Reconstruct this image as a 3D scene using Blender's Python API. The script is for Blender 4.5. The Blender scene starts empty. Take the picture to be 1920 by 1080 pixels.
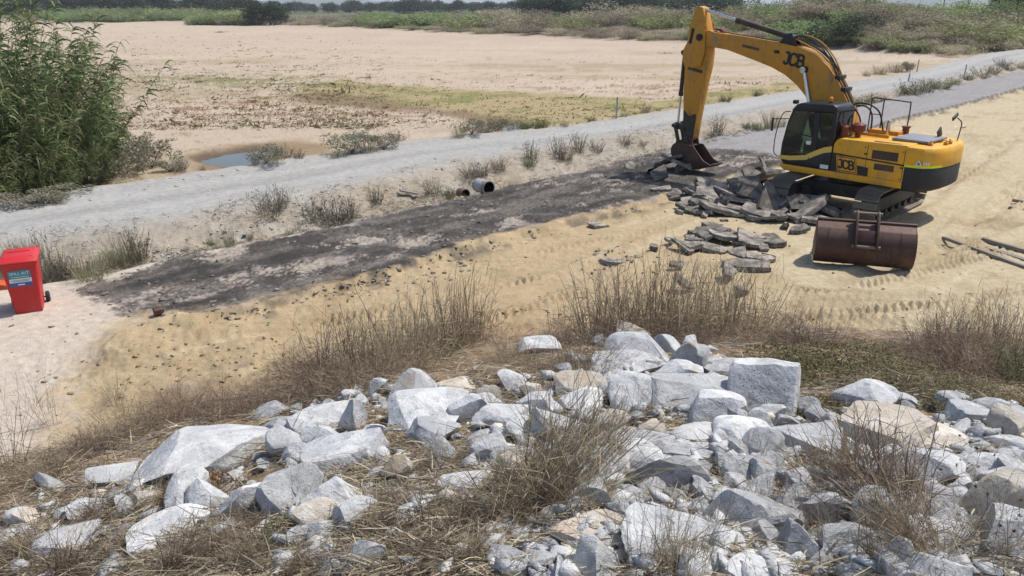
import bpy, bmesh, math, random
import numpy as np
from mathutils import Vector, Matrix

# ------------------------------------------------------------------ camera, sky, sun
SC = bpy.context.scene
FPX, EYE, PITCH = 1450.0, 5.45, math.atan(528 / 1450.0)
CP, SP = math.cos(PITCH), math.sin(PITCH)
cam = bpy.data.cameras.new("camera")
cam.sensor_width = 36.0
cam.lens = 36.0 * FPX / 1920.0
cam.clip_start, cam.clip_end = 0.1, 20000.0
cam_o = bpy.data.objects.new("camera", cam)
SC.collection.objects.link(cam_o)
cam_o.location = (0, 0, EYE)
cam_o.rotation_euler = (math.pi / 2 - PITCH, 0, 0)
SC.camera = cam_o

SUN_EL, SUN_AZ = math.radians(60), math.radians(66)
SUN_V = Vector((math.sin(SUN_AZ) * math.cos(SUN_EL), math.cos(SUN_AZ) * math.cos(SUN_EL), math.sin(SUN_EL)))
wd = bpy.data.worlds.new("World")
SC.world = wd
wd.use_nodes = True
nt = wd.node_tree
sky = nt.nodes.new("ShaderNodeTexSky")
sky.sky_type = 'NISHITA'
sky.sun_disc = False
sky.sun_elevation, sky.sun_rotation = SUN_EL, SUN_AZ
sky.dust_density = 1.5
nt.links.new(sky.outputs[0], nt.nodes["Background"].inputs[0])
nt.nodes["Background"].inputs[1].default_value = 0.14
sl = bpy.data.lights.new("sun", 'SUN')
sl.energy, sl.angle, sl.color = 4.0, math.radians(0.5), (1.0, 0.95, 0.87)
so = bpy.data.objects.new("sun", sl)
SC.collection.objects.link(so)
so.rotation_euler = SUN_V.to_track_quat('Z', 'Y').to_euler()
SC.view_settings.view_transform = 'Standard'
SC.view_settings.look = 'None'
SC.view_settings.exposure = 0.2
SC.view_settings.gamma = 1.0
SC.cycles.max_bounces = 6
SC.cycles.transparent_max_bounces = 12

COL = SC.collection
rnd = random.Random(7)
R = np.random.default_rng(11)

# ------------------------------------------------------------------ naming helpers
def tag(o, label=None, cat=None, group=None, kind=None):
    if label: o['label'] = label
    if cat: o['category'] = cat
    if group: o['group'] = group
    o['kind'] = kind or 'thing'
    return o

def empty(name, loc, rz=0.0):
    o = bpy.data.objects.new(name, None)
    COL.objects.link(o)
    o.location = loc
    o.rotation_euler = (0, 0, rz)
    o.empty_display_size = 0.3
    return o

# ------------------------------------------------------------------ numpy noise
def _hash(ix, iy, seed):
    h = (ix.astype(np.int64) * 374761393 + iy.astype(np.int64) * 668265263 + seed * 144269504) & 0xffffffff
    h = ((h ^ (h >> 13)) * 1274126177) & 0xffffffff
    h = ((h ^ (h >> 15)) * 2246822519) & 0xffffffff
    return ((h ^ (h >> 16)) & 0xffffff) / float(0xffffff)

def vn(x, y, seed=0):
    fx, fy = np.floor(x), np.floor(y)
    u, v = x - fx, y - fy
    u, v = u * u * (3 - 2 * u), v * v * (3 - 2 * v)
    a, b = _hash(fx, fy, seed), _hash(fx + 1, fy, seed)
    c, d = _hash(fx, fy + 1, seed), _hash(fx + 1, fy + 1, seed)
    return (a + (b - a) * u) * (1 - v) + (c + (d - c) * u) * v - 0.5      # -0.5 .. 0.5

def fbm(x, y, seed=0, octv=4, gain=0.5):
    t, a, n = 0, 1.0, 0
    for k in range(octv):
        t = t + a * vn(x * 2 ** k + 17.3 * k, y * 2 ** k - 9.1 * k, seed + k)
        n += a; a *= gain
    return t / n * 2                                                       # about -1 .. 1

def sst(v, a, b):
    t = np.clip((v - a) / (b - a), 0, 1)
    return t * t * (3 - 2 * t)

# ------------------------------------------------------------------ photo geometry -> plan
def rays(px, py):
    a, b = (np.asarray(px, float) - 960) / FPX, (540 - np.asarray(py, float)) / FPX
    return np.stack([a, CP + b * SP, -SP + b * CP], -1)

def P(px, py, z=0.0):
    r = rays(px, py); t = (z - EYE) / r[..., 2]
    return np.array([0, 0, EYE]) + t[..., None] * r

def line(pts, z, soft=1.6):
    q = np.array([P(a, b, z)[:2] for a, b in pts]); q = q[np.argsort(q[:, 0])]
    xs = q[:, 0]; ys = q[:, 1]
    s0 = (ys[1] - ys[0]) / (xs[1] - xs[0]); s1 = (ys[-1] - ys[-2]) / (xs[-1] - xs[-2])
    xs = np.r_[xs[0] - 3000, xs, xs[-1] + 3000]; ys = np.r_[ys[0] - 3000 * s0, ys, ys[-1] + 3000 * s1]
    gx = np.arange(-600, 600, .1); gy = np.interp(gx, xs, ys)
    k = np.hanning(int(soft / .1) | 1); k /= k.sum(); h = len(k) // 2
    gy = np.convolve(np.pad(gy, h, mode='reflect', reflect_type='odd'), k, 'valid')
    k2 = np.hanning(41); k2 /= k2.sum()
    gs = np.convolve(np.pad(np.gradient(gy, .1), 20, mode='edge'), k2, 'valid')
    xs2 = np.r_[-8000, gx, 8000]; ys2 = np.r_[gy[0] - gs[0] * 7400, gy, gy[-1] + gs[-1] * 7400]; gs2 = np.r_[gs[0], gs, gs[-1]]
    def d(x, y):
        sl_ = np.interp(x, xs2, gs2)
        return (y - np.interp(x, xs2, ys2)) / np.sqrt(1 + sl_ * sl_)
    return d

Z_RIVER, Z_GRAVEL, Z_OLD = -0.9, 0.38, 0.15
d_gf = line([(0, 385), (167, 355), (300, 337), (367, 325), (500, 307), (600, 293), (733, 270), (900, 252), (1000, 245), (1133, 228),
             (1233, 212), (1400, 186), (1580, 158), (1678, 143), (1736, 130), (1806, 111), (1847, 101), (1920, 92)], Z_GRAVEL)
d_gn = line([(0, 448), (167, 427), (300, 410), (433, 383), (640, 345), (767, 318), (850, 299), (967, 282), (1100, 258), (1240, 238),
             (1380, 213), (1586, 177), (1678, 166), (1792, 145), (1833, 130), (1920, 111)], Z_GRAVEL)
d_of = line([(80, 532), (213, 513), (320, 483), (500, 447), (640, 423), (750, 393), (833, 380), (933, 353), (1100, 318), (1217, 287),
             (1290, 270), (1380, 247), (1450, 235), (1647, 192), (1736, 169), (1833, 151), (1920, 133)], Z_OLD)
d_on = line([(277, 604), (467, 582), (533, 560), (633, 540), (733, 510), (883, 460), (983, 437), (1093, 408), (1183, 387), (1300, 352),
             (1400, 325), (1520, 285), (1678, 225), (1778, 203), (1861, 180), (1920, 164)], Z_OLD * .5)
d_toe = line([(-300, 925), (0, 880), (130, 840), (300, 775), (540, 735), (640, 668), (900, 645), (1100, 625), (1400, 615), (1700, 632),
              (1920, 650), (2300, 665)], 0.0, 3.5)
d_far = line([(-200, 40), (150, 43), (380, 47), (470, 38), (540, 48), (700, 55), (850, 62), (1000, 69), (1130, 75), (1250, 80), (1400, 84),
              (1560, 91), (1640, 101), (1700, 106), (1800, 108), (1920, 104)], Z_RIVER)

def poly(pts, z):
    return np.array([P(a, b, z)[:2] for a, b in pts])

def psd(x, y, pg):
    """signed distance to a plan polygon, positive inside"""
    d2 = np.full(x.shape, 1e18); inside = np.zeros(x.shape, bool)
    n = len(pg)
    for i in range(n):
        ax, ay = pg[i]; bx, by = pg[(i + 1) % n]
        ex, ey = bx - ax, by - ay
        t = np.clip(((x - ax) * ex + (y - ay) * ey) / (ex * ex + ey * ey + 1e-12), 0, 1)
        d2 = np.minimum(d2, (x - ax - t * ex) ** 2 + (y - ay - t * ey) ** 2)
        c = ((ay > y) != (by > y))
        xx = ax + (y - ay) / (by - ay + 1e-12) * ex
        inside ^= c & (x < xx)
    return np.where(inside, 1, -1) * np.sqrt(d2)

PG_POOL1 = poly([(362, 296), (417, 280), (480, 273), (520, 280), (505, 298), (470, 312), (430, 316), (385, 308)], Z_RIVER)
PG_POOL2 = poly([(925, 232), (950, 224), (985, 230), (1000, 240), (985, 250), (940, 250)], Z_RIVER)
PG_TRENCH = poly([(1300, 352), (1400, 318), (1470, 300), (1560, 300), (1600, 345), (1420, 370), (1340, 385)], 0)

def seg_d(x, y, a, b):
    ex, ey = b[0] - a[0], b[1] - a[1]; L = math.hypot(ex, ey)
    t = ((x - a[0]) * ex + (y - a[1]) * ey) / L
    d = ((x - a[0]) * ey - (y - a[1]) * ex) / L
    return t, d, L

def Pl(a, b, z=0.0): return P(a, b, z)[:2]
RUTS = [(Pl(330, 660), Pl(760, 585)), (Pl(760, 585), Pl(1180, 452)), (Pl(640, 640), Pl(1000, 560)), (Pl(1000, 560), Pl(1320, 420)),
        (Pl(1560, 535), Pl(1940, 400)), (Pl(1720, 500), Pl(1960, 330)), (Pl(1700, 400), Pl(1960, 230)), (Pl(1760, 350), Pl(1960, 215)),
        (Pl(1470, 600), Pl(1900, 620)), (Pl(1480, 575), Pl(1780, 560))]
TREADS = [(Pl(1450, 600), Pl(1800, 608)), (Pl(1470, 560), Pl(1760, 572)), (Pl(1780, 490), Pl(1940, 350)), (Pl(800, 570), Pl(1000, 520)), (Pl(600, 610), Pl(760, 578)),
          (Pl(1820, 420), Pl(1990, 290)), (Pl(1560, 590), Pl(1950, 540)), (Pl(1500, 588), Pl(1900, 592)), (Pl(1540, 622), Pl(1850, 628)), (Pl(1600, 535), Pl(1940, 455)), (Pl(1480, 545), Pl(1680, 555)), (Pl(1800, 330), Pl(1950, 240)), (Pl(900, 600), Pl(1080, 545)), (Pl(1010, 470), Pl(1250, 425))]

def height(x, y, fine=True):
    n1 = fbm(x * .35, y * .35, 1, 4); n2 = fbm(x * 1.7, y * 1.7, 5, 4)
    gf, gn, of, on, toe, far = d_gf(x, y), d_gn(x, y), d_of(x, y), d_on(x, y), d_toe(x, y), d_far(x, y)
    on = on + .12 * n2 + .10 * fbm(x * 5, y * 5, 9, 2)
    z = 0.02 * n1 + 0.018 * n2
    # old road slab, a step above the dug sand on its near side, only a fade-out at the left pad
    stepw = np.where(x < -5.5, 1.6, .22)
    mo = sst(on, -stepw, .05)
    z = z + (Z_OLD - 0) * mo + .02 * mo * fbm(x * 3.1, y * 3.1, 25, 4) * (x < 14)
    rub = np.exp(-((on + .35) / .35) ** 2)
    z = z + rub * (.015 + .07 * np.maximum(fbm(x * 2.3, y * 2.3, 21, 3), 0)) * (x > -6)
    # ditch
    k = sst(of, -.1, .7) * (1 - sst(gn, -1.9, -.1))
    z = z + k * (-.36 + .16 * n2 + .10 * fbm(x * .9, y * .9, 33, 3))
    z = z + sst(gn, -1.6, .1) * (Z_GRAVEL - Z_OLD)
    # shoulder of the gravel road down to the river bed
    edge = gf + .25 * n1
    z = z + .05 * np.exp(-(edge / .35) ** 2) * (1 + n2)
    z = z + sst(edge, .1, 2.6) * (Z_RIVER - Z_GRAVEL)
    riv = sst(edge, 1.5, 4)
    z = z + riv * (.10 * fbm(x * .05, y * .05, 41, 3) + .03 * n1)
    nn = fbm(x * .8, y * .8, 44, 3)
    z = z - .24 * sst(psd(x, y, PG_POOL1) + .35 * nn, -.5, .7) - .22 * sst(psd(x, y, PG_POOL2) + .3 * nn, -.6, .6)
    # far bank
    bh = np.interp(x / np.maximum(y, 1), [-.8, -.35, -.2, .0, .2, .36, .6], [1.6, 1.6, .7, .9, 1.8, 3.3, 3.6])
    z = z + sst(far, -1, np.where(x > 20, 34., 60.)) * bh + sst(far, -3, 6) * .5 * (1 + n1)
    # foreground embankment
    td = -toe + .35 * n1
    sl_ = np.where(td > 0, td, 0)
    zb = .31 * sl_ - .010 * np.minimum(sl_, 9) ** 2 * .5
    zb = np.minimum(zb, 2.5)
    z = z + zb + sst(td, .3, 2.5) * (.09 * n2 + .14 * fbm(x * .8, y * .8, 51, 3))
    if fine:
        sand = (1 - mo) * (1 - sst(td, -.2, .4))
        for i, (a, b) in enumerate(RUTS):
            t, d, L = seg_d(x, y, a, b)
            w = sst(t, -.5, .5) * (1 - sst(t, L - .5, L + .5))
            d = d + .25 * vn(t * .4, t * 0 + i, 60)
            z = z + sand * w * (-.055 * np.exp(-(d / .22) ** 2) + .045 * np.exp(-((np.abs(d) - .38) / .14) ** 2))
        for i, (a, b) in enumerate(TREADS):
            t, d, L = seg_d(x, y, a, b)
            w = sst(t, -.3, .3) * (1 - sst(t, L - .3, L + .3)) * (1 - sst(np.abs(d), .2, .28)) * (.4 + sst(vn(t * .7, d * 2, 70 + i), -.2, .2))
            z = z + sand * w * .034 * np.sign(np.sin((t + np.abs(d) * .7) * 2 * np.pi / .2)) * .9
        f4 = fbm(x * 6.5, y * 6.5, 81, 3)
        z = z + sand * .012 * fbm(x * 14, y * 14, 83, 2) * 1.6 * sst(fbm(x * .7, y * .7, 86, 2), -.1, .4) + sand * .024 * f4 * sst(fbm(x * .5, y * .5, 88, 2), -.3, .5)
        z = z + sst(td, 0, 1) * .035 * f4
        z = z + riv * .012 * f4 + k * .085 * f4
        # loose heaps near the bin pad
        hp = psd(x, y, PG_HEAP)
        z = z + sst(hp + .25 * n2, -.1, .5) * (.10 + .06 * n2 + .03 * f4)
    return z

PG_HEAP = poly([(190, 640), (330, 608), (470, 600), (560, 640), (600, 690), (520, 735), (330, 765), (200, 780), (150, 720)], 0)

def gz(x, y):
    return float(height(np.array([float(x)]), np.array([float(y)]))[0])

def Gm(px, py):
    """points of the terrain met by the sight lines through the listed picture points"""
    r = rays(px, py).reshape(-1, 3)
    tmax = 400.0
    T = np.geomspace(3.0, tmax, 120)
    lo = np.full(len(r), 3.0); hi = np.full(len(r), tmax); done = np.zeros(len(r), bool)
    for a, b in zip(T[:-1], T[1:]):
        act = np.nonzero(~done)[0]
        q = np.array([0, 0, EYE]) + b * r[act]
        if q[:, 2].min() > 3.2: continue
        hit = act[q[:, 2] < height(q[:, 0], q[:, 1], False)]
        lo[hit] = a; hi[hit] = b; done[hit] = True
        if done.all(): break
    for _ in range(9):
        m = (lo + hi) / 2
        q = np.array([0, 0, EYE]) + m[:, None] * r
        below = q[:, 2] < height(q[:, 0], q[:, 1], False)
        hi = np.where(below, m, hi); lo = np.where(below, lo, m)
    q = np.array([0, 0, EYE]) + hi[:, None] * r
    q[:, 2] = height(q[:, 0], q[:, 1])
    return q

def G(px, py): return Gm([px], [py])[0]
def depth_of(p): return p[1] * CP + (EYE - p[2]) * SP

# ------------------------------------------------------------------ mesh helpers
def mk(name, V, F, mat, tint=None, smooth=False, parent=None, link=True):
    V = np.ascontiguousarray(V, np.float32); F = np.ascontiguousarray(F, np.int32)
    me = bpy.data.meshes.new(name)
    k = F.shape[1]
    me.vertices.add(len(V)); me.vertices.foreach_set("co", V.ravel())
    me.loops.add(F.size); me.loops.foreach_set("vertex_index", F.ravel())
    me.polygons.add(len(F)); me.polygons.foreach_set("loop_start", np.arange(0, F.size, k, dtype=np.int32))
    me.polygons.foreach_set("loop_total", np.full(len(F), k, np.int32))
    if smooth: me.polygons.foreach_set("use_smooth", np.ones(len(F), bool))
    if tint is not None:
        at = me.attributes.new("tint", 'FLOAT_COLOR', 'POINT')
        c = np.ones((len(V), 4), np.float32); c[:, :tint.shape[1]] = tint
        at.data.foreach_set("color", c.ravel())
    me.update(calc_edges=True)
    me.materials.append(mat)
    o = bpy.data.objects.new(name, me)
    if link: COL.objects.link(o)
    if parent: o.parent = parent
    return o

class NB:
    """small node-tree builder"""
    def __init__(s, name):
        s.m = bpy.data.materials.new(name); s.m.use_nodes = True
        s.t = s.m.node_tree; s.b = s.t.nodes["Principled BSDF"]; s.out = s.t.nodes["Material Output"]
        s.tc = s.t.nodes.new("ShaderNodeTexCoord")
    def n(s, k, **kw):
        q = s.t.nodes.new(k)
        for a, b in kw.items(): setattr(q, a, b)
        return q
    def put(s, sock, v):
        if hasattr(v, 'links') or isinstance(v, bpy.types.NodeSocket): s.t.links.new(v, sock)
        else: sock.default_value = v
    def noise(s, scale, detail=4, rough=.55, vec=None, stretch=None, dist=0.0):
        q = s.n("ShaderNodeTexNoise"); q.inputs["Scale"].default_value = scale
        q.inputs["Detail"].default_value = detail; q.inputs["Roughness"].default_value = rough; q.inputs["Distortion"].default_value = dist
        v = vec or s.tc.outputs["Object"]
        if stretch:
            mp = s.n("ShaderNodeMapping"); mp.inputs["Scale"].default_value = stretch; s.t.links.new(v, mp.inputs[0]); v = mp.outputs[0]
        s.t.links.new(v, q.inputs["Vector"]); return q.outputs["Fac"]
    def vor(s, scale, feature='F1', out="Distance"):
        q = s.n("ShaderNodeTexVoronoi", feature=feature); q.inputs["Scale"].default_value = scale
        s.t.links.new(s.tc.outputs["Object"], q.inputs["Vector"]); return q.outputs[out]
    def ramp(s, v, a, b, lo=0.0, hi=1.0):
        q = s.n("ShaderNodeMapRange"); q.interpolation_type = 'SMOOTHSTEP'
        s.put(q.inputs[0], v)
        for i, x in zip((1, 2, 3, 4), (a, b, lo, hi)): q.inputs[i].default_value = x
        return q.outputs[0]
    def mix(s, f, a, b, mode='MIX'):
        q = s.n("ShaderNodeMix", data_type='RGBA', blend_type=mode)
        s.put(q.inputs[0], f)
        for sock, v in ((q.inputs[6], a), (q.inputs[7], b)):
            s.put(sock, (*v, 1) if isinstance(v, tuple) and len(v) == 3 else v)
        return q.outputs[2]
    def math(s, op, a, b=0.0):
        q = s.n("ShaderNodeMath", operation=op); s.put(q.inputs[0], a); s.put(q.inputs[1], b); return q.outputs[0]
    def grey(s, v):
        q = s.n("ShaderNodeCombineColor"); [s.put(q.inputs[i], v) for i in range(3)]; return q.outputs[0]
    def attr(s, name="tint"):
        q = s.n("ShaderNodeAttribute"); q.attribute_name = name; return q.outputs["Color"]
    def rand(s): return s.n("ShaderNodeObjectInfo").outputs["Random"]
    def bump(s, v, strength=.4, dist=.02):
        q = s.n("ShaderNodeBump"); q.inputs["Strength"].default_value = strength; q.inputs["Distance"].default_value = dist
        s.put(q.inputs["Height"], v); s.t.links.new(q.outputs[0], s.b.inputs["Normal"]); return q
    def fin(s, color, rough=.9, spec=.3, metal=0.0):
        s.put(s.b.inputs["Base Color"], (*color, 1) if isinstance(color, tuple) and len(color) == 3 else color)
        s.put(s.b.inputs["Roughness"], rough); s.b.inputs["Specular IOR Level"].default_value = spec
        s.b.inputs["Metallic"].default_value = metal
        return s.m

def m_ground():
    b = NB("ground_soil")
    g1 = b.noise(38, 6, .7); g2 = b.noise(6, 5, .6); g3 = b.noise(160, 3, .6)
    v = b.math('ADD', b.math('MULTIPLY', b.ramp(g1, .25, .75), .34), b.math('MULTIPLY', b.ramp(g2, .25, .75), .26))
    v = b.math('ADD', v, b.math('MULTIPLY', g3, .22)); v = b.math('ADD', v, .59)
    c = b.mix(1.0, b.attr(), b.grey(v), 'MULTIPLY')
    peb = b.ramp(b.vor(17), .10, .2, 1, 0); peb = b.math('MULTIPLY', peb, b.ramp(b.noise(1.2, 4), .52, .7))
    c = b.mix(b.math('MULTIPLY', peb, .45), c, (.10, .085, .07))
    h = b.math('ADD', b.math('MULTIPLY', g1, .6), b.math('MULTIPLY', g2, .8))
    b.bump(h, .55, .05)
    return b.fin(c, .95, .15)
M_GROUND = m_ground()

# ------------------------------------------------------------------ terrain albedo
def C(*a): return np.array(a)
def lerp(c, d, m): return c + (d - c) * m[:, None]
PG_ASPH = poly([(130, 548), (240, 520), (330, 478), (420, 470), (520, 447), (640, 425), (760, 392), (833, 380), (933, 353), (1100, 320), (1180, 296), (1260, 285),
                (1330, 280), (1440, 288), (1490, 305), (1400, 335), (1300, 352), (1183, 392), (1093, 412), (983, 445), (883, 470), (733, 525), (640, 552), (540, 575), (450, 600),
                (340, 612), (277, 604), (215, 580)], Z_OLD * .8)
PG_SAND = poly([(277, 607), (190, 640), (140, 700), (130, 780), (130, 850), (300, 800), (560, 750), (640, 690), (1100, 650), (1930, 670), (2200, 660), (2200, 120),
                (1920, 166), (1778, 206), (1678, 228), (1480, 310), (1300, 355), (1183, 390), (1093, 410), (983, 440), (883, 463), (733, 515), (633, 545), (467, 585)], 0)
PG_OLIVE = poly([(535, 178), (640, 150), (750, 160), (1000, 172), (1233, 188), (1500, 150), (1560, 160), (1240, 214), (1100, 236), (1010, 243), (960, 240), (900, 222), (800, 208), (680, 203), (570, 190)], Z_RIVER)
PG_MUD = poly([(530, 180), (600, 172), (720, 186), (800, 200), (900, 212), (980, 225), (1010, 240), (960, 250), (880, 228), (780, 210), (660, 203), (560, 192)], Z_RIVER)
PG_GREEN = poly([(150, 140), (420, 138), (640, 146), (700, 150), (640, 166), (540, 170), (300, 158), (160, 165)], Z_RIVER)
PG_RED = poly([(150, 165), (500, 172), (640, 200), (820, 210), (760, 225), (520, 222), (330, 240), (200, 225)], Z_RIVER)
PG_RED2 = poly([(950, 163), (1270, 155), (1480, 150), (1500, 160), (1250, 185), (1050, 172)], Z_RIVER)
PG_WETPOOL = poly([(330, 305), (420, 272), (560, 262), (640, 275), (640, 290), (470, 325), (350, 325)], Z_RIVER)
PG_WHITE = poly([(330, 735), (470, 690), (560, 660), (600, 700), (520, 740), (400, 700)], 0)

def albedo(x, y):
    n0 = fbm(x * .12, y * .12, 101, 4); n1 = fbm(x * .6, y * .6, 102, 4); n2 = fbm(x * 2.6, y * 2.6, 103, 4); n3 = fbm(x * 9, y * 9, 104, 3)
    gf, gn, of, on, toe, far = d_gf(x, y), d_gn(x, y), d_of(x, y), d_on(x, y), d_toe(x, y), d_far(x, y)
    U = (x * .68 + y * .73); W = (x * .73 - y * .68)                       # along and across the roads
    st = fbm(U * .35, W * 2.2, 111, 4); st2 = fbm(U * 1.1, W * 6, 113, 3)
    c = np.tile(C(.425, .342, .262), (len(x), 1))                              # river sand
    c = c * (1 + .10 * n0 + .05 * n2)[:, None]
    c = lerp(c, C(.42, .32, .23), sst(fbm(x * .02, y * .10, 115, 4), .1, .6) * .45)
    lat = sst(y, 34, 60)
    # low plants on the sand: patches, stretched along the old water line
    pt = fbm(x * .30, y * .55, 121, 4) + .5 * n2
    og = sst(psd(x, y, PG_OLIVE) + 1.6 * n1, -.8, 1.2)
    c = lerp(c, C(.29, .23, .10), og * .75)
    c = lerp(c, C(.17, .17, .055), og * sst(pt + .35 * n3, -.1, .4) * .8)
    c = lerp(c, C(.17, .16, .06), sst(psd(x, y, PG_GREEN) + 3 * n1, -1, 2) * sst(pt + .4 * n3, -.35, .2) * .85)
    rd = np.maximum(sst(psd(x, y, PG_RED) + 2.5 * n1, -.5, 2), sst(psd(x, y, PG_RED2) + 1.5 * n1, -.5, 2) * .9)
    c = lerp(c, C(.22, .12, .07), rd * sst(fbm(x * .8, y * 1.1, 125, 3) + .6 * n3, -.05, .4) * .8)
    sp = sst(fbm(x * .9, y * 1.3, 127, 3) + .6 * n3, .38, .75) * (1 - sst(y, 70, 140)) * sst(gf, 2, 6)
    c = lerp(c, C(.22, .185, .10), sp * .75); c = lerp(c, C(.27, .225, .13), sst(fbm(x * .06, y * .12, 128, 4) + .5 * fbm(x * .5, y * .9, 129, 3), -.05, .5) * (1 - sst(y, 90, 150)) * .55)
    c = lerp(c, C(.19, .135, .08), sst(psd(x, y, PG_MUD) + 1.0 * n1, -.8, .9) * .85)
    c = lerp(c, C(.21, .14, .075), sst(psd(x, y, PG_WETPOOL) + .9 * n1, -.6, .9) * .75)
    c = lerp(c, C(.12, .09, .06), sst(psd(x, y, PG_POOL1) + .4 * n1, -.5, .3)); c = lerp(c, C(.12, .10, .07), sst(psd(x, y, PG_POOL2), -.5, .3))
    c = lerp(c, C(.15, .125, .08), sst(far + 3 * n1, -2, 6) * .9); c = lerp(c, C(.085, .095, .045), sst(far, 30, 90))
    # shoulder and gravel road
    sh = 1 - sst(gf + .5 * n1 + .3 * n2, .8, 3.0)
    c = lerp(c, C(.33, .28, .22), sh * .7)
    gr = np.tile(C(.335, .325, .305), (len(x), 1)) * (1 + .07 * st + .06 * st2 + .05 * n3 + .05 * n1)[:, None]
    trk = np.exp(-((gf + 1.5 + .15 * n1) / .35) ** 2) + np.exp(-((gn - 1.3 + .15 * n1) / .35) ** 2)
    gr = lerp(gr, C(.395, .383, .36), np.clip(trk, 0, 1) * .45)
    gr = lerp(gr, C(.25, .246, .24), np.exp(-(((gf - gn) * .0 + gf + 2.6 + .2 * n1) / .35) ** 2) * .5)
    c = lerp(c, gr, 1 - sst(gf + .18 * n2, -.25, .25))
    # dusty verge and ditch
    vg = np.tile(C(.315, .275, .22), (len(x), 1)) * (1 + .12 * n2 + .10 * n3)[:, None]
    vg = lerp(vg, C(.44, .36, .26), sst(n1 + .2 * n3, .0, .5) * .6); vg = lerp(vg, C(.37, .35, .315), sst(fbm(x * 1.3, y * 1.3, 117, 3) + .4 * n3, .1, .5) * .6)
    vg = lerp(vg, C(.17, .145, .11), sst(n1 + .5 * n2, .05, .6) * .6)
    vg = lerp(vg, C(.33, .315, .29), sst(gn, -.8, -.1) * .6)
    c = lerp(c, vg, 1 - sst(gn + .35 * n2 + .2 * n1, -.4, .35))
    # old road
    od = np.tile(C(.265, .25, .245), (len(x), 1)) * (1 + .12 * st + .08 * st2 + .06 * n3)[:, None]
    od = lerp(od, C(.16, .15, .15), sst(st + .3 * n1, .2, .7) * .4)
    pad = np.tile(C(.47, .40, .33), (len(x), 1)) * (1 + .06 * n1 + .05 * n2 + .05 * n3)[:, None]
    od = lerp(od, pad, 1 - sst(x + .4 * n1, -5.4, -4.0))
    m_old = 1 - sst(of + .15 * n2, -.15, .15)
    c = lerp(c, od, m_old)
    ap = psd(x, y, PG_ASPH) + .42 * n2 + .30 * n3 + .30 * n1
    as_ = np.tile(C(.064, .056, .050), (len(x), 1)) * (1 + .35 * n2 + .3 * n3)[:, None]
    n5 = fbm(x * 22, y * 22, 132, 2); st3 = fbm(U * .55 + 40, W * 1.5, 134, 4)
    as_ = lerp(as_, C(.150, .130, .112), sst(st + .5 * n2 + .35 * n5, -.25, .55) * .85)
    as_ = lerp(as_, C(.34, .29, .25), sst(st3 + .25 * n1 + .35 * n2 + .25 * n5, .26, .62) * .75)
    as_ = lerp(as_, C(.36, .31, .26), sst(fbm(x * .9, y * .9, 136, 3) + .3 * n3 + .2 * n5, .36, .62) * .8)
    as_ = lerp(as_, C(.036, .033, .032), sst(fbm(U * .5, W * 1.4, 131, 4) + .35 * n3 + .25 * n5, .12, .5) * .8)
    as_ = as_ * (1 + .35 * n5)[:, None]
    c = lerp(c, as_, sst(ap, -.16, .16))
    # dug sand
    sd = psd(x, y, PG_SAND) + .16 * n1 + .22 * n2 + .07 * n3
    ys = np.tile(C(.385, .295, .18), (len(x), 1)) * (1 + .12 * n1 + .08 * n2 + .05 * n3)[:, None]
    ys = lerp(ys, C(.44, .37, .25), sst(x + 1.5 * n1, 3.5, 7.5) * .85)
    ys = lerp(ys, C(.30, .215, .115), sst(fbm(x * .9, y * .9, 141, 4) + .25 * n3, .15, .65) * .5)
    ys = lerp(ys, C(.50, .425, .30), sst(st, .15, .6) * .5)
    ys = lerp(ys, C(.54, .43, .25), sst(psd(x, y, PG_WHITE) + .15 * n2, -.05, .15) * .6)
    damp = 0 * x
    for i, (a, b) in enumerate(RUTS + TREADS):
        t, d, L = seg_d(x, y, a, b); d = d + .25 * vn(t * .4, t * 0 + i, 60)
        damp = np.maximum(damp, sst(t, -.5, .5) * (1 - sst(t, L - .5, L + .5)) * np.exp(-(d / .26) ** 2))
    ys = lerp(ys, C(.27, .205, .125), damp * sst(n1 + .5 * n2 + .3 * n3, -.25, .4) * .55)
    ys = lerp(ys, C(.26, .20, .12), sst(fbm(x * .45, y * .8, 147, 4) + .35 * n2 + .2 * n3, .28, .6) * .5)
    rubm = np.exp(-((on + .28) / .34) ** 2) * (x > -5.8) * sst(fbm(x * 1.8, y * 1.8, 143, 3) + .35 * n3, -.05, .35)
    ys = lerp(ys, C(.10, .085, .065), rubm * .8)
    sd = sd + np.where(x < -3, .22 * n1 + .15 * n2, 0); m_s = np.where(x < -3.5, sst(sd, -.38, .38), sst(sd, -.14, .14))
    c = lerp(c, ys, m_s)
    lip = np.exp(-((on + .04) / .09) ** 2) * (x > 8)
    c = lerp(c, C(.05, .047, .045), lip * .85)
    # embankment soil with dead litter
    bk = np.tile(C(.23, .165, .105), (len(x), 1)) * (1 + .25 * n2 + .22 * n3 + .15 * n1)[:, None]
    bk = lerp(bk, C(.37, .29, .20), sst(fbm(x * 1.3, y * 1.3, 151, 4) + .3 * n3, .1, .6) * .6)
    bk = lerp(bk, C(.30, .29, .28), sst(fbm(x * 2.1, y * 2.1, 153, 3), .2, .6) * .4)
    c = lerp(c, bk, 1 - sst(toe + .45 * n1 + .3 * n2 + .15 * n3, -.1, .7))
    return np.clip(c, .012, .9)

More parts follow.
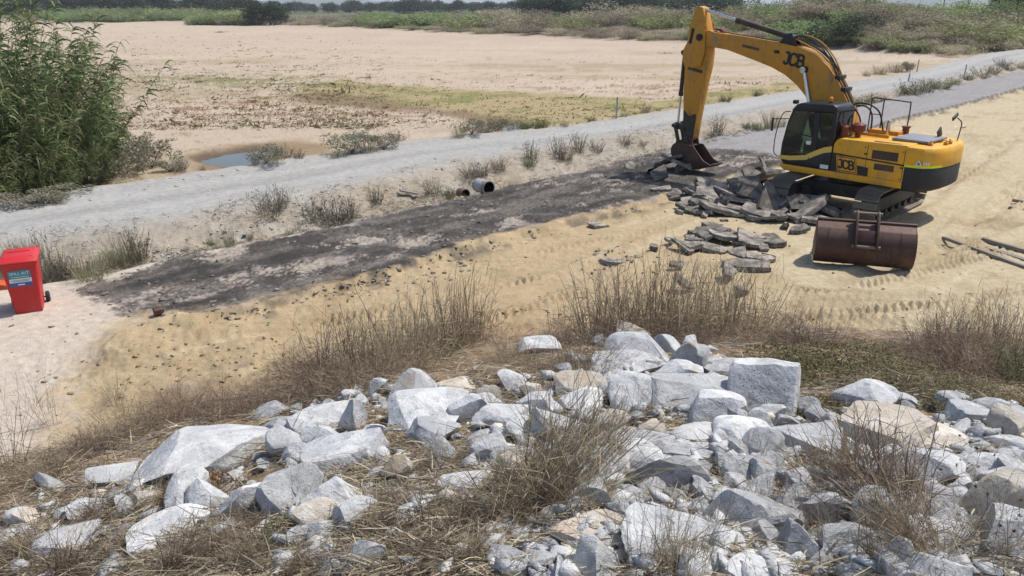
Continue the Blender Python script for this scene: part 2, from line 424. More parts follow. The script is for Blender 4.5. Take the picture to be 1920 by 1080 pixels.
# ------------------------------------------------------------------ terrain sheets
def build_terrain():
    pys = np.linspace(1330, 24, 560)
    ang = np.arctan((pys - 12) / FPX * 1.0)
    b = (540 - pys) / FPX
    yy = EYE * (CP + b * SP) / (SP - b * CP)
    yy = np.r_[np.linspace(-6, .8, 14), np.linspace(1.0, yy[0] - .01, 230), yy, np.geomspace(yy[-1] * 1.05, 9000, 40)]
    a_in = np.linspace(-.74, .74, 860)
    aa = np.r_[np.linspace(-1.9, -.75, 50), a_in, np.linspace(.75, 1.9, 50)]
    Y, A = np.meshgrid(yy, aa, indexing='ij')
    X = A * (np.maximum(Y, 0) * CP + EYE * SP + np.maximum(-Y, 0) * .3)
    x, y = X.ravel(), Y.ravel()
    z = height(x, y); z = np.where(y > 1200, np.minimum(z, 1.0), z)
    t = albedo(x, y)
    V = np.stack([x, y, z], -1)
    nr, nc = Y.shape
    i = np.arange(nr * nc).reshape(nr, nc)
    F = np.stack([i[:-1, :-1], i[:-1, 1:], i[1:, 1:], i[1:, :-1]], -1).reshape(-1, 4)
    cx, cy = x[F].mean(1), y[F].mean(1)
    gf, gn, of, on, toe, far = d_gf(cx, cy), d_gn(cx, cy), d_of(cx, cy), d_on(cx, cy), d_toe(cx, cy), d_far(cx, cy)
    zone = np.zeros(len(F), int)                                            # 0 river sand
    zone[(gf < 0)] = 1                                                      # gravel road
    zone[(gn < 0)] = 2                                                      # verge
    zone[(of < 0)] = 3                                                      # old road
    zone[(on < -.15)] = 4                                                   # dug sand
    zone[(toe < 0)] = 5                                                     # embankment
    zone[far > 2] = 6
    for k, nm in enumerate(("river_sand", "gravel_road", "ditch_ground", "old_road", "dug_sand", "embankment_ground", "far_bank_ground")):
        f = F[zone == k]
        u, inv = np.unique(f, return_inverse=True)
        o = mk(nm, V[u], inv.reshape(f.shape), M_GROUND, t[u], True)
        tag(o, kind='structure')
build_terrain()

def m_water():
    b = NB("still_water")
    b.bump(b.noise(3.0, 3), .06, .02)
    return b.fin((.075, .062, .048), .08, .4)
M_WATER = m_water()
for pg, off in ((PG_POOL1, 1.0), (PG_POOL2, 1.0)):
    ctr = pg.mean(0); ring = ctr + (pg - ctr) * 1.35
    V = np.array([[ctr[0], ctr[1], 0]] + [[a, b_, 0] for a, b_ in ring]); n = len(ring)
    zz = float(np.percentile(height(pg[:, 0], pg[:, 1]), 40)) - .085
    V[:, 2] = zz
    F = np.array([[0, 1 + i, 1 + (i + 1) % n] for i in range(n)])
    tag(mk("pool_water", V, F, M_WATER), kind='structure')

def hills():
    xs = np.linspace(-6000, 6000, 200); V = []; F = []
    top = 20 + 45 * np.maximum(fbm(xs * .0007, xs * 0, 201, 4) + .1, 0) + 95 * np.exp(-((xs - 2600) / 420) ** 2) + 35 * np.exp(-((xs + 1300) / 500) ** 2)
    for j, (yo, k) in enumerate(((5000, 0), (5300, .6), (5700, 1), (6400, .7), (7500, 0))):
        for i, xx in enumerate(xs): V.append((xx, yo + 200 * math.sin(xx * .001), top[i] * k - 8 * (k == 0)))
    n = len(xs)
    for j in range(4):
        for i in range(n - 1): F.append((j * n + i, j * n + i + 1, (j + 1) * n + i + 1, (j + 1) * n + i))
    b = NB("hill_cover"); m = b.fin(b.mix(b.noise(.01, 4), (.06, .075, .05), (.10, .10, .07)), .95, .1)
    tag(mk("hills", np.array(V), np.array(F), m, None, True), kind='structure')
hills()

# ------------------------------------------------------------------ bmesh part helpers
def paint_mat(name, col, rough=.45, dirt=(.30, .22, .13), amount=.5, spec=.4, metal=0.0, scale=2.5, grime=None):
    b = NB(name)
    n = b.math('ADD', b.math('MULTIPLY', b.noise(scale, 6, .65), .7), b.math('MULTIPLY', b.noise(scale * 7, 4, .7), .3))
    f = b.math('MULTIPLY', b.ramp(n, .46, .68), amount)
    c = b.mix(f, col, dirt)
    if grime: c = b.mix(b.math('MULTIPLY', b.ramp(b.noise(scale * 1.7, 5, .7, stretch=(1, 1, .35)), .52, .70), .8), c, grime)
    b.bump(b.noise(scale * 9, 3), .08, .01)
    m = b.fin(c, .5, spec, metal)
    b.put(b.b.inputs["Roughness"], b.ramp(n, .4, .7, rough, min(.9, rough + .35)))
    return m

M_YEL = paint_mat("yellow_paint", (.74, .37, .018), .42, (.40, .27, .12), .62, grime=(.46, .26, .05))
M_BOOM = paint_mat("worn_yellow_paint", (.55, .25, .020), .5, (.34, .21, .09), .7, grime=(.20, .11, .05))
M_BLK = paint_mat("black_paint", (.012, .013, .017), .30, (.06, .05, .045), .35)
M_CWT = paint_mat("counterweight_black", (.022, .022, .024), .55, (.07, .06, .05), .5)
M_STEEL = paint_mat("dark_steel", (.05, .045, .04), .6, (.20, .15, .10), .55, metal=.2)
M_TRACK = paint_mat("track_steel", (.17, .15, .125), .5, (.33, .26, .17), .75, metal=.35)
M_CHROME = paint_mat("chrome_rod", (.62, .64, .68), .12, (.4, .4, .4), .15, metal=1.0)
M_HOSE = paint_mat("rubber_hose", (.014, .014, .015), .55, (.08, .07, .06), .4)
M_RUST = paint_mat("rusty_brown_steel", (.075, .038, .030), .5, (.20, .13, .09), .7, metal=.25, scale=1.6, grime=(.045, .028, .024))
M_GRIL = paint_mat("grille_brown", (.09, .05, .03), .6, (.18, .12, .07), .5)
M_GREY = paint_mat("grey_panel", (.20, .21, .235), .5, (.33, .30, .26), .6)
M_CREAM = paint_mat("cream_stripe", (.74, .50, .10), .4, (.5, .38, .18), .4)
M_LIME = paint_mat("lime_tape", (.72, .80, .02), .4, (.5, .5, .1), .25)
M_WHITE = paint_mat("white_label", (.72, .73, .74), .5, (.45, .42, .38), .3)
M_ORANGE = paint_mat("orange_lens", (.80, .26, .01), .2, (.6, .25, .05), .2)
M_SEAT = paint_mat("seat_fabric", (.025, .025, .028), .8, (.06, .05, .05), .4)
M_FILT = paint_mat("red_brown_can", (.16, .035, .02), .5, (.22, .12, .07), .6)

def m_glass():
    b = NB("tinted_glass")
    tr = b.n("ShaderNodeBsdfTransparent"); tr.inputs[0].default_value = (.58, .68, .60, 1)
    gl = b.n("ShaderNodeBsdfGlossy"); gl.inputs[0].default_value = (.9, .95, 1, 1); gl.inputs["Roughness"].default_value = .04
    df = b.n("ShaderNodeBsdfDiffuse"); df.inputs[0].default_value = (.20, .18, .15, 1)
    fr = b.n("ShaderNodeFresnel"); fr.inputs[0].default_value = 1.5
    m1 = b.n("ShaderNodeMixShader"); b.put(m1.inputs[0], b.ramp(b.noise(2.2, 4), .45, .8, .05, .16)); b.t.links.new(tr.outputs[0], m1.inputs[1]); b.t.links.new(df.outputs[0], m1.inputs[2])
    m2 = b.n("ShaderNodeMixShader"); b.t.links.new(fr.outputs[0], m2.inputs[0]); b.t.links.new(m1.outputs[0], m2.inputs[1]); b.t.links.new(gl.outputs[0], m2.inputs[2])
    b.t.links.new(m2.outputs[0], b.out.inputs["Surface"])
    return b.m
M_GLASS = m_glass()

def obj(name, bm, mat, parent=None, sharp=32, label=None):
    bmesh.ops.recalc_face_normals(bm, faces=bm.faces)
    me = bpy.data.meshes.new(name)
    bm.to_mesh(me); bm.free()
    me.polygons.foreach_set("use_smooth", np.ones(len(me.polygons), bool))
    me.set_sharp_from_angle(angle=math.radians(sharp))
    me.materials.append(mat)
    o = bpy.data.objects.new(name, me); COL.objects.link(o)
    if parent: o.parent = parent
    if label: o['label'] = label
    return o

def _bev(bm, vs, r, seg=2):
    if r <= 0: return
    s = set(vs)
    ed = [e for e in bm.edges if e.verts[0] in s and e.verts[1] in s and len(e.link_faces) == 2 and e.calc_face_angle(0) > .5]
    bmesh.ops.bevel(bm, geom=ed, offset=r, segments=seg, affect='EDGES', clamp_overlap=True, profile=.5)

def extr(bm, rings, bevel=0, seg=2):
    """closed solid through successive rings of equal length"""
    vs = [[bm.verts.new(p) for p in r] for r in rings]
    n = len(rings[0])
    bm.faces.new(vs[0][::-1]); bm.faces.new(vs[-1])
    for a, b in zip(vs[:-1], vs[1:]):
        for i in range(n): bm.faces.new((a[i], a[(i + 1) % n], b[(i + 1) % n], b[i]))
    bm.normal_update()
    _bev(bm, [v for r in vs for v in r], bevel, seg)
    return bm

def box(bm, x0, x1, y0, y1, z0, z1, bevel=0.0, M=None):
    r = [[(x0, y0, z), (x1, y0, z), (x1, y1, z), (x0, y1, z)] for z in (z0, z1)]
    if M: r = [[tuple(M @ Vector(p)) for p in q] for q in r]
    return extr(bm, r, bevel)

def prism(bm, xz, y0, y1, bevel=0.0, seg=2):                                # side outline swept across
    return extr(bm, [[(x, y, z) for x, z in xz] for y in (y0, y1)], bevel, seg)

def prism_xy(bm, xy, z0, z1, bevel=0.0, seg=2):
    return extr(bm, [[(x, y, z) for x, y in xy] for z in (z0, z1)], bevel, seg)

def tube(bm, path, r, n=8, cap=True):
    path = [Vector(p) for p in path]; rr = r if isinstance(r, (list, tuple)) else [r] * len(path)
    rings = []; up = None
    for i, p in enumerate(path):
        d = (path[min(i + 1, len(path) - 1)] - path[max(i - 1, 0)]).normalized()
        if up is None:
            up = Vector((0, 0, 1)) if abs(d.z) < .9 else Vector((1, 0, 0))
        a = d.cross(up).normalized(); up = a.cross(d).normalized()
        rings.append([bm.verts.new(p + rr[i] * (math.cos(t) * a + math.sin(t) * up)) for t in [2 * math.pi * k / n for k in range(n)]])
    for a, b in zip(rings[:-1], rings[1:]):
        for i in range(n): bm.faces.new((a[i], a[(i + 1) % n], b[(i + 1) % n], b[i]))
    if cap: bm.faces.new(rings[0][::-1]); bm.faces.new(rings[-1])
    return bm

def spl(pts, n=8):
    """smooth path through points"""
    P_ = [Vector(p) for p in pts]; Q = [2 * P_[0] - P_[1]] + P_ + [2 * P_[-1] - P_[-2]]; out = []
    for i in range(1, len(Q) - 2):
        a, b, c, d = Q[i - 1:i + 3]
        for k in range(n):
            t = k / n
            out.append(.5 * (2 * b + (c - a) * t + (2 * a - 5 * b + 4 * c - d) * t * t + (3 * b - a - 3 * c + d) * t ** 3))
    out.append(P_[-1]); return out

def ball(bm, c, r, seg=12, sc=(1, 1, 1)):
    q = bmesh.ops.create_uvsphere(bm, u_segments=seg, v_segments=seg // 2 + 2, radius=1)
    for v in q['verts']: v.co = Vector(c) + Vector((v.co.x * r * sc[0], v.co.y * r * sc[1], v.co.z * r * sc[2]))
    return bm

def plate(bm, xz, y, t=.006):                                               # thin raised plate on a left-facing side
    return prism(bm, xz, y, y + t)

def lettering(name, txt, size, origin, right, up, mat, parent, depth=.004):
    cu = bpy.data.curves.new(name, 'FONT'); cu.body = txt; cu.size = size; cu.extrude = depth; cu.align_x = 'CENTER'; cu.align_y = 'CENTER'; cu.offset = 0
    t = bpy.data.objects.new(name, cu); COL.objects.link(t)
    dg = bpy.context.evaluated_depsgraph_get()
    me = bpy.data.meshes.new_from_object(t.evaluated_get(dg))
    bpy.data.objects.remove(t)
    o = bpy.data.objects.new(name, me); COL.objects.link(o)
    me.materials.clear(); me.materials.append(mat)
    r = Vector(right).normalized(); u = Vector(up).normalized(); n = r.cross(u)
    o.matrix_local = Matrix(((r.x, u.x, n.x, origin[0]), (r.y, u.y, n.y, origin[1]), (r.z, u.z, n.z, origin[2]), (0, 0, 0, 1)))
    if parent: o.parent = parent
    return o
nb = bmesh.new
GLYPH = {'J': [[(.05, .22), (.08, .10), (.20, .05), (.34, .10), (.38, .22), (.38, .95), (.10, .95)]],
         'C': [[(.62, .78), (.52, .92), (.30, .95), (.12, .85), (.08, .5), (.12, .15), (.30, .05), (.52, .08), (.62, .22)]],
         'B': [[(.10, .02), (.10, .95), (.42, .95), (.56, .86), (.56, .62), (.44, .52), (.10, .52)], [(.44, .50), (.60, .42), (.62, .14), (.46, .05), (.10, .05)]]}
def block_letters(name, txt, size, origin, right, up, mat, parent, th=.19, adv=.64):
    r = Vector(right).normalized(); u = Vector(up).normalized(); n = r.cross(u).normalized(); o = Vector(origin)
    AD = {'J': .47, 'C': .68, 'B': .62}; bm = nb(); x0 = -sum(AD[q] for q in txt) / 2; h = .003
    for ch in txt:
        for pl in GLYPH[ch]:
            for a, b in zip(pl[:-1], pl[1:]):
                A = Vector((a[0] + x0, a[1] - .5)); B = Vector((b[0] + x0, b[1] - .5)); d = (B - A).normalized(); pe = Vector((-d.y, d.x)) * th / 2; A2, B2 = A - d * th * .3, B + d * th * .3
                q = [A2 - pe, B2 - pe, B2 + pe, A2 + pe]; h += .0006
                extr(bm, [[tuple(o + (r * p.x + u * p.y) * size + n * z) for p in q] for z in (0, h)])
        x0 += AD[ch]
    return obj(name, bm, mat, parent)

# ------------------------------------------------------------------ excavator
EX, EXH = (9.785, 22.05), .73
def excavator():
    root = empty("excavator", (EX[0], EX[1], 0.0), EXH + math.pi / 2)
    tag(root, "yellow and black tracked excavator digging up the old road with its raised boom", "excavator")
    W = 1.25
    # ---- tracks, across the direction of the slewed upper body
    ang = math.radians(90 + 4)
    TM = Matrix.Rotation(ang, 4, 'Z')
    def trk(side):
        off = side * 1.2
        L, r, w = 1.62, .42, .30
        def at(s):                                                          # s along the loop -> point, tangent angle
            per = 4 * L + 2 * math.pi * r; s %= per
            if s < 2 * L: return (-L + s, r * 2), 0.0
            s -= 2 * L
            if s < math.pi * r: a = s / r; return (L + r * math.sin(a), r + r * math.cos(a)), -a
            s -= math.pi * r
            if s < 2 * L: return (L - s, 0), -math.pi
            s -= 2 * L; a = s / r; return (-L - r * math.sin(a), r - r * math.cos(a)), -math.pi - a
        per = 4 * L + 2 * math.pi * r; n = 46
        bm = nb()
        for k in range(n):
            (x, z), a = at(k * per / n + .03)
            M = TM @ Matrix.Translation((x, off, z + .02)) @ Matrix.Rotation(-a, 4, 'Y')
            box(bm, -.088, .088, -w, w, -.012, .016, .004, M)
            for gx in (-.06, .0, .06): box(bm, gx - .008, gx + .008, -w, w, .016, .045, 0, M)
            box(bm, -.085, .085, -.10, .10, -.07, -.012, 0, M)
        shoe = obj("track", bm, M_TRACK, root)
        bm = nb()
        box(bm, -L + .1, L - .1, off - .13, off + .13, .24, .62, .04, TM)
        obj("track_frame", bm, M_STEEL, shoe)
        for xx, nm in ((-L, "idler_wheel"), (L, "sprocket")):
            bm = nb(); c = TM @ Vector((xx, off, .44)); ax = TM.to_3x3() @ Vector((0, 1, 0))
            tube(bm, [c - ax * .09, c + ax * .09], .33, 20); tube(bm, [c - ax * .22, c + ax * .22], .15, 14)
            obj(nm, bm, M_STEEL, shoe)
        for k in range(6):
            bm = nb(); c = TM @ Vector((-L + .38 + k * .5, off, .17)); ax = TM.to_3x3() @ Vector((0, 1, 0))
            tube(bm, [c - ax * .15, c + ax * .15], .1, 12); obj("roller", bm, M_STEEL, shoe)
    trk(1); trk(-1)
    bm = nb()
    box(bm, -.75, .75, -1.1, 1.1, .38, .74, .05, TM); box(bm, -1.05, 1.05, -1.0, -.75, .34, .62, .04, TM); box(bm, -1.05, 1.05, .75, 1.0, .34, .62, .04, TM)
    obj("undercarriage", bm, M_STEEL, root)
    bm = nb(); tube(bm, [(0, 0, .72), (0, 0, 1.0)], .62, 28); obj("slew_ring", bm, M_STEEL, root)
    # ---- body
    xb, xc = -1.90, .06
    bm = nb()
    prism(bm, [(xb, .98), (1.45, .98), (1.62, 1.10), (1.58, 1.16), (xc + .02, 1.16), (xc, 1.16), (xb, 1.16)], .30, W - .01, .02)
    box(bm, xb, .7, -W + .01, .30, .98, 1.3, .02)
    deck = obj("deck", bm, M_YEL, root)
    bm = nb()
    prism(bm, [(xb, 1.161), (xc - .01, 1.161), (xc - .01, 1.90), (xc - .07, 2.02), (xc - .16, 2.07), (xb + .02, 2.10), (xb, 2.08)], -W, W, .07, 3)
    body = obj("engine_housing", bm, M_YEL, root)
    # black lower front flank and panels on the left side
    bm = nb()
    plate(bm, [(xc, 1.17), (xc, 1.66), (-.25, 1.63), (-.62, 1.55), (-.62, 1.43), (-.98, 1.40), (-.98, 1.17)][::-1], W, .006)
    plate(bm, [(xc, 1.64), (xc, 1.68), (xb, 1.61), (xb, 1.57)][::-1], W, .008)
    obj("side_band", bm, M_BLK, body)
    bm = nb()
    for x in (-.90, xb + .03): plate(bm, [(x, 1.17), (x, 2.0), (x + .014, 2.0), (x + .014, 1.17)], W, .003)
    plate(bm, [(xc - .05, 1.985), (xb, 2.0), (xb, 2.008), (xc - .05, 1.993)], W - .01, .006)
    obj("panel_gap", bm, M_BLK, body)
    bm = nb()
    for x, z in ((-.12, 1.93), (-.82, 1.93), (-.98, 1.62), (-.98, 1.22), (-1.82, 1.22), (-1.82, 1.93), (-.82, 1.22)): tube(bm, [(x, W - .002, z), (x, W + .012, z)], .018, 8)
    box(bm, -.90, -.82, W, W + .03, 1.74, 1.78, .006); box(bm, -1.86, -1.80, W, W + .03, 1.50, 1.54, .006)
    obj("latches", bm, M_STEEL, body)
    for (x0, x1, z0, z1) in ((-1.02, -1.70, 1.66, 1.89), (-1.12, -1.64, 1.38, 1.545)):
        bm = nb(); plate(bm, [(x1, z0), (x1, z1), (x0, z1), (x0, z0)], W, .004)
        g = obj("side_grille", bm, M_GRIL, body)
        bm = nb()
        nn = 9 if z1 > 1.6 else 7
        for k in range(nn):
            x = x0 + (x1 - x0) * (k + .5) / nn
            for (a, b_) in ((z0 + .015, (z0 + z1) / 2 - .008), ((z0 + z1) / 2 + .008, z1 - .015)): plate(bm, [(x - .022, a), (x - .022, b_), (x + .010, b_), (x + .010, a)], W + .004, .006)
        obj("slat", bm, M_STEEL, g)
    bm = nb()
    for k in range(11):
        x = -.98 - k * .066
        box(bm, x - .045, x, 1.02, 1.16, 2.093, 2.098)
    obj("top_vent", bm, M_STEEL, body)
    # maker's plate on the flank: yellow panel with black letters
    bm = nb(); plate(bm, [(-.72, 1.18), (-.62, 1.62), (-.06, 1.63), (-.14, 1.19)], W + .009, .006)
    pl = obj("name_plate", bm, M_BOOM, body)
    bm = nb(); plate(bm, [(-.67, 1.215), (-.585, 1.59), (-.10, 1.60), (-.17, 1.225)], W + .015, .003); obj("plate_border", bm, M_BLK, pl)
    bm = nb(); plate(bm, [(-.655, 1.23), (-.575, 1.575), (-.115, 1.585), (-.185, 1.24)], W + .018, .003); obj("plate_field", bm, M_YEL, pl)
    block_letters("lettering", "JCB", .24, (-.375, W + .021, 1.405), (-1, 0, -.02), (.14, 0, 1), M_BLK, pl)
    bm = nb(); plate(bm, [(.12, 1.20), (.12, 1.31), (.36, 1.31), (.36, 1.20)][::-1], W + .008, .004); obj("rating_plate", bm, M_WHITE, body)
    # ---- counterweight
    arc = [(xb + .01, W), (-2.12, 1.235), (-2.30, 1.17), (-2.46, .98), (-2.57, .66), (-2.62, .3), (-2.62, -.3), (-2.57, -.66), (-2.46, -.98), (-2.30, -1.17), (-2.12, -1.235), (xb + .01, -W)]
    def grow(s, q): return [(xb + .01 + (x - xb - .01) * s, y * q) for x, y in arc]
    bm = nb(); extr(bm, [[(x, y, z) for x, y in grow(s, q)] for s, q, z in ((.80, .97, .93), (.97, .995, 1.02), (1.0, 1.0, 1.12), (1.0, 1.0, 1.56))], .012)
    cw = obj("counterweight", bm, M_CWT, root, 40)
    bm = nb(); extr(bm, [[(x, y, z) for x, y in grow(s, q)] for s, q, z in ((1.012, 1.004, 1.561), (1.012, 1.004, 1.92), (.99, .992, 2.0), (.93, .965, 2.06), (.82, .93, 2.075))], .008)
    cwt = obj("counterweight_top", bm, M_YEL, cw, 40)
    bm = nb()
    a2 = [(x, y) for x, y in grow(1.016, 1.009)][:5]
    for (p, q) in zip(a2[:-1], a2[1:]):
        n = Vector((q[1] - p[1], -(q[0] - p[0]), 0)).normalized() * -.004
        extr(bm, [[(p[0], p[1], z), (q[0], q[1], z), (q[0] + n.x, q[1] + n.y, z), (p[0] + n.x, p[1] + n.y, z)] for z in (1.565, 1.625)])
    obj("reflective_tape", bm, M_LIME, cwt)
    p, q = Vector((*a2[1], 0)), Vector((*a2[2], 0)); d = (q - p).normalized(); nrm = Vector((-d.y, d.x, 0)) * (1 if d.x < 0 and -d.y > 0 else -1)
    nrm = Vector((-.35, .94, 0)).normalized(); d = Vector((-.94, -.35, 0)).normalized()
    o0 = Vector((-2.14, 1.262, 1.635))
    bm = nb()
    for tri in ([(.0, 0), (.17, 0), (.085, .14)],):
        extr(bm, [[tuple(o0 + d * u + Vector((0, 0, v)) + nrm * h) for u, v in tri] for h in (0, .006)])
    for k in range(3): extr(bm, [[tuple(o0 + d * (u + .19 + k * .055) + Vector((0, 0, v)) + nrm * h) for u, v in ((0, .02), (.04, .02), (.03, .10), (.01, .10))] for h in (0, .006)])
    wl = obj("warning_decal", bm, M_WHITE, cwt)
    bm = nb(); extr(bm, [[tuple(o0 + d * u + Vector((0, 0, v)) + nrm * h) for u, v in ((.045, .02), (.125, .02), (.085, .09))] for h in (.006, .009)]); obj("decal_mark", bm, M_STEEL, wl)
    # ---- things on top of the housing
    bm = nb(); box(bm, -2.15, -1.2, -.62, .62, 2.10, 2.17, .025); bo = obj("engine_cover", bm, M_GREY, root)
    bm = nb(); box(bm, -.95, -.1, -.75, -.35, 2.07, 2.18, .03); box(bm, -1.0, -.2, -.28, -.24, 2.09, 2.2, .01); box(bm, -1.0, -.2, .30, .34, 2.09, 2.17, .01)
    obj("tool_tray", bm, M_BOOM, root)
    bm = nb(); tube(bm, [(-.28, .62, 2.07), (-.28, .62, 2.20)], .075, 14); tube(bm, [(-.28, .62, 2.20), (-.28, .62, 2.26), (-.28, .62, 2.40), (-.28, .62, 2.46)], [.13, .17, .17, .10], 18)
    for k in range(10):
        a = k * .628; tube(bm, [(-.28 + .17 * math.cos(a), .62 + .17 * math.sin(a), 2.25), (-.28 + .18 * math.cos(a + .3), .62 + .18 * math.sin(a + .3), 2.42)], .012, 5)
    obj("air_intake", bm, M_FILT, root)
    bm = nb(); tube(bm, [(.0, .85, 2.05), (.0, .85, 2.34), (.0, .85, 2.40)], [.10, .10, .05], 14); tube(bm, [(.0, .85, 2.40), (.0, .85, 2.46)], .03, 8); obj("filter_can", bm, M_FILT, root)
    bm = nb(); tube(bm, [(-.75, -.15, 2.07), (-.75, -.15, 2.42), (-.77, -.15, 2.50)], .055, 12); obj("exhaust_pipe", bm, M_CHROME, root)
    bm = nb(); tube(bm, [(-.95, -.85, 2.1), (-.95, -.85, 2.26)], .09, 12); tube(bm, [(-.95, -.85, 2.26), (-.95, -.85, 2.3)], .12, 12); obj("filler_cap", bm, M_FILT, root)
    bm = nb()
    tube(bm, spl([(.25, -1.15, 2.0), (.25, -1.15, 2.8), (.22, -1.15, 2.95), (-.1, -1.15, 2.95), (-.75, -1.15, 2.92), (-.85, -1.15, 2.85), (-.85, -1.15, 2.07)], 4), .018, 6)
    tube(bm, [(-.1, -1.15, 2.95), (-.1, -1.15, 2.07)], .018, 6); tube(bm, [(.25, -1.15, 2.5), (-.1, -1.15, 2.5)], .014, 6)
    obj("handrail", bm, M_HOSE, root)
    for pts in ([(.55, -.2, 2.75), (.05, -.15, 2.90), (-.4, -.18, 2.72), (-.6, -.2, 2.2)], [(.55, -.3, 2.72), (.1, -.35, 2.80), (-.15, -.35, 2.60), (-.2, -.35, 2.1)], [(.5, -.05, 2.85), (.2, .05, 2.78), (-.05, .12, 2.5), (-.12, .14, 2.1)]):
        bm = nb(); tube(bm, spl(pts, 6), .024, 7); obj("hose", bm, M_HOSE, root)
    bm = nb(); tube(bm, spl([(-2.35, -.75, 2.05), (-2.37, -.78, 2.35), (-2.36, -.8, 2.55), (-2.3, -.62, 2.68)], 4), .015, 6); tube(bm, [(-2.36, -.8, 2.4), (-2.42, -1.0, 2.42)], .012, 5)
    mb = obj("mirror_arm", bm, M_HOSE, root)
    bm = nb(); box(bm, -.02, .02, -.16, .16, -.05, .05, .01, Matrix.Translation((-2.28, -.5, 2.72)) @ Matrix.Rotation(-.35, 4, 'X')); obj("mirror", bm, M_BLK, mb)
    bm = nb(); box(bm, -.02, .02, -.11, .11, 0, .28, .008, Matrix.Translation((-1.98, -.55, 2.14)) @ Matrix.Rotation(-.6, 4, 'X')); obj("tilted_flap", bm, M_STEEL, root)
    for x, y in ((-2.2, .62), (-2.42, .2), (-2.42, -.05)):
        bm = nb(); box(bm, x - .05, x + .05, y - .06, y + .06, 2.07, 2.15, .015); tube(bm, [(x, y - .03, 2.15), (x, y + .03, 2.19)], .018, 6); obj("lifting_lug", bm, M_BOOM, cw)
    # ---- cab: hollow, with posts, panes, seat
    y0, y1 = .22, W
    prof = [(xc + .02, 1.165), (1.50, 1.165), (1.63, 1.36), (1.62, 1.72), (1.50, 2.38), (1.37, 2.74), (1.27, 2.86), (xc + .14, 2.90), (xc + .05, 2.84), (xc + .02, 2.74)]
    cab = None
    bm = nb()
    prism(bm, [(xc + .02, 1.165), (1.50, 1.165), (1.62, 1.33), (1.60, 1.40), (.75, 1.42), (.55, 1.52), (.30, 1.66), (xc + .02, 1.74)], y0, y1, .03)
    cab = obj("cab", bm, M_BLK, root)
    bm = nb(); prism(bm, [(1.45, 2.68), (1.30, 2.86), (1.18, 2.91), (xc + .16, 2.945), (xc + .05, 2.88), (xc + .02, 2.72), (xc + .10, 2.72), (1.33, 2.66)], y0, y1, .06, 3); obj("roof", bm, M_BLK, cab)
    def post(name, pts, r):
        bm = nb(); tube(bm, pts, r, 8); return obj(name, bm, M_BLK, cab)
    for y in (y0 + .05, y1 - .05): post("front_post", [(1.58, y, 1.36), (1.575, y, 1.72), (1.46, y, 2.38), (1.34, y, 2.74)], .045)
    for y in (y0 + .05, y1 - .05):
        bm = nb(); box(bm, xc + .022, xc + .13, y - .048, y + .048, 1.70, 2.75, .02); obj("rear_post", bm, M_BLK, cab)
    bm = nb(); prism(bm, [(.55, 1.50), (.69, 1.44), (.70, 2.70), (.56, 2.70)], y1 - .05, y1 - .002, .012); obj("door_post", bm, M_BLK, cab)
    # cream sweep below the door
    bm = nb()
    plate(bm, [(1.66, 1.30), (1.30, 1.29), (.80, 1.37), (.52, 1.52), (.30, 1.63), (xc + .03, 1.68), (xc + .03, 1.84), (.30, 1.79), (.56, 1.66), (.84, 1.50), (1.30, 1.42), (1.64, 1.40)], y1 + .003, .006)
    obj("stripe", bm, M_CREAM, cab)
    bm = nb(); plate(bm, [(.72, 1.18), (.72, 1.46), (.735, 1.46), (.735, 1.18)], y1 + .009, .003); obj("door_gap", bm, M_BLK, cab)
    bm = nb(); plate(bm, [(1.57, 1.41), (1.565, 1.72), (1.45, 2.38), (1.33, 2.70), (.70, 2.71), (.70, 1.56), (.86, 1.51)], y1 - .02, .008); door = obj("door_pane", bm, M_GLASS, cab)
    bm = nb(); plate(bm, [(.55, 1.66), (.55, 2.71), (.13, 2.71), (.13, 1.83), (.3, 1.79)], y1 - .02, .008); obj("side_pane", bm, M_GLASS, cab)
    bm = nb(); prism(bm, [(1.57, 1.41), (1.565, 1.72), (1.45, 2.38), (1.33, 2.70), (.13, 2.71), (.13, 1.80)], y0 + .01, y0 + .018); obj("right_pane", bm, M_GLASS, cab)
    bm = nb(); box(bm, xc + .03, xc + .04, y0 + .1, y1 - .1, 1.85, 2.72); obj("rear_pane", bm, M_GLASS, cab)
    bm = nb()
    for a, b_ in zip([(1.585, 1.40), (1.58, 1.72), (1.468, 2.38)], [(1.58, 1.72), (1.468, 2.38), (1.35, 2.70)]):
        extr(bm, [[(a[0], y, a[1]), (b_[0], y, b_[1]), (b_[0] - .01, y, b_[1] - .003), (a[0] - .01, y, a[1] - .003)] for y in (y0 + .09, y1 - .09)])
    obj("windscreen", bm, M_GLASS, cab)
    bm = nb(); tube(bm, [(.72, y1 - .03, 2.02), (1.0, y1 - .03, 2.05), (1.52, y1 - .03, 2.06)], .016, 6); obj("door_bar", bm, M_BLK, cab)
    bm = nb(); box(bm, .72, .86, y1 - .012, y1 + .004, 1.80, 1.90, .005); obj("door_handle", bm, M_WHITE, cab)
    bm = nb(); box(bm, .30, .85, .5, 1.0, 1.42, 1.78, .06); box(bm, .22, .42, .5, 1.0, 1.76, 2.32, .06); box(bm, .24, .36, .62, .88, 2.34, 2.56, .04); obj("seat", bm, M_SEAT, cab)
    bm = nb(); box(bm, .45, 1.0, .30, .45, 1.42, 1.86, .03); box(bm, .45, 1.0, 1.03, 1.14, 1.42, 1.84, .03); tube(bm, [(.95, .38, 1.84), (1.02, .4, 2.02)], .015, 6); tube(bm, [(1.32, .75, 1.4), (1.25, .75, 1.85)], .03, 6); obj("controls", bm, M_SEAT, cab)
    bm = nb(); tube(bm, [(.55, .75, 2.93), (.55, .75, 2.97)], .06, 14); bb = obj("beacon_base", bm, M_BLK, cab)
    bm = nb(); tube(bm, [(.55, .75, 2.97), (.55, .75, 3.06), (.55, .75, 3.10)], [.055, .055, .02], 14); obj("beacon", bm, M_ORANGE, bb)
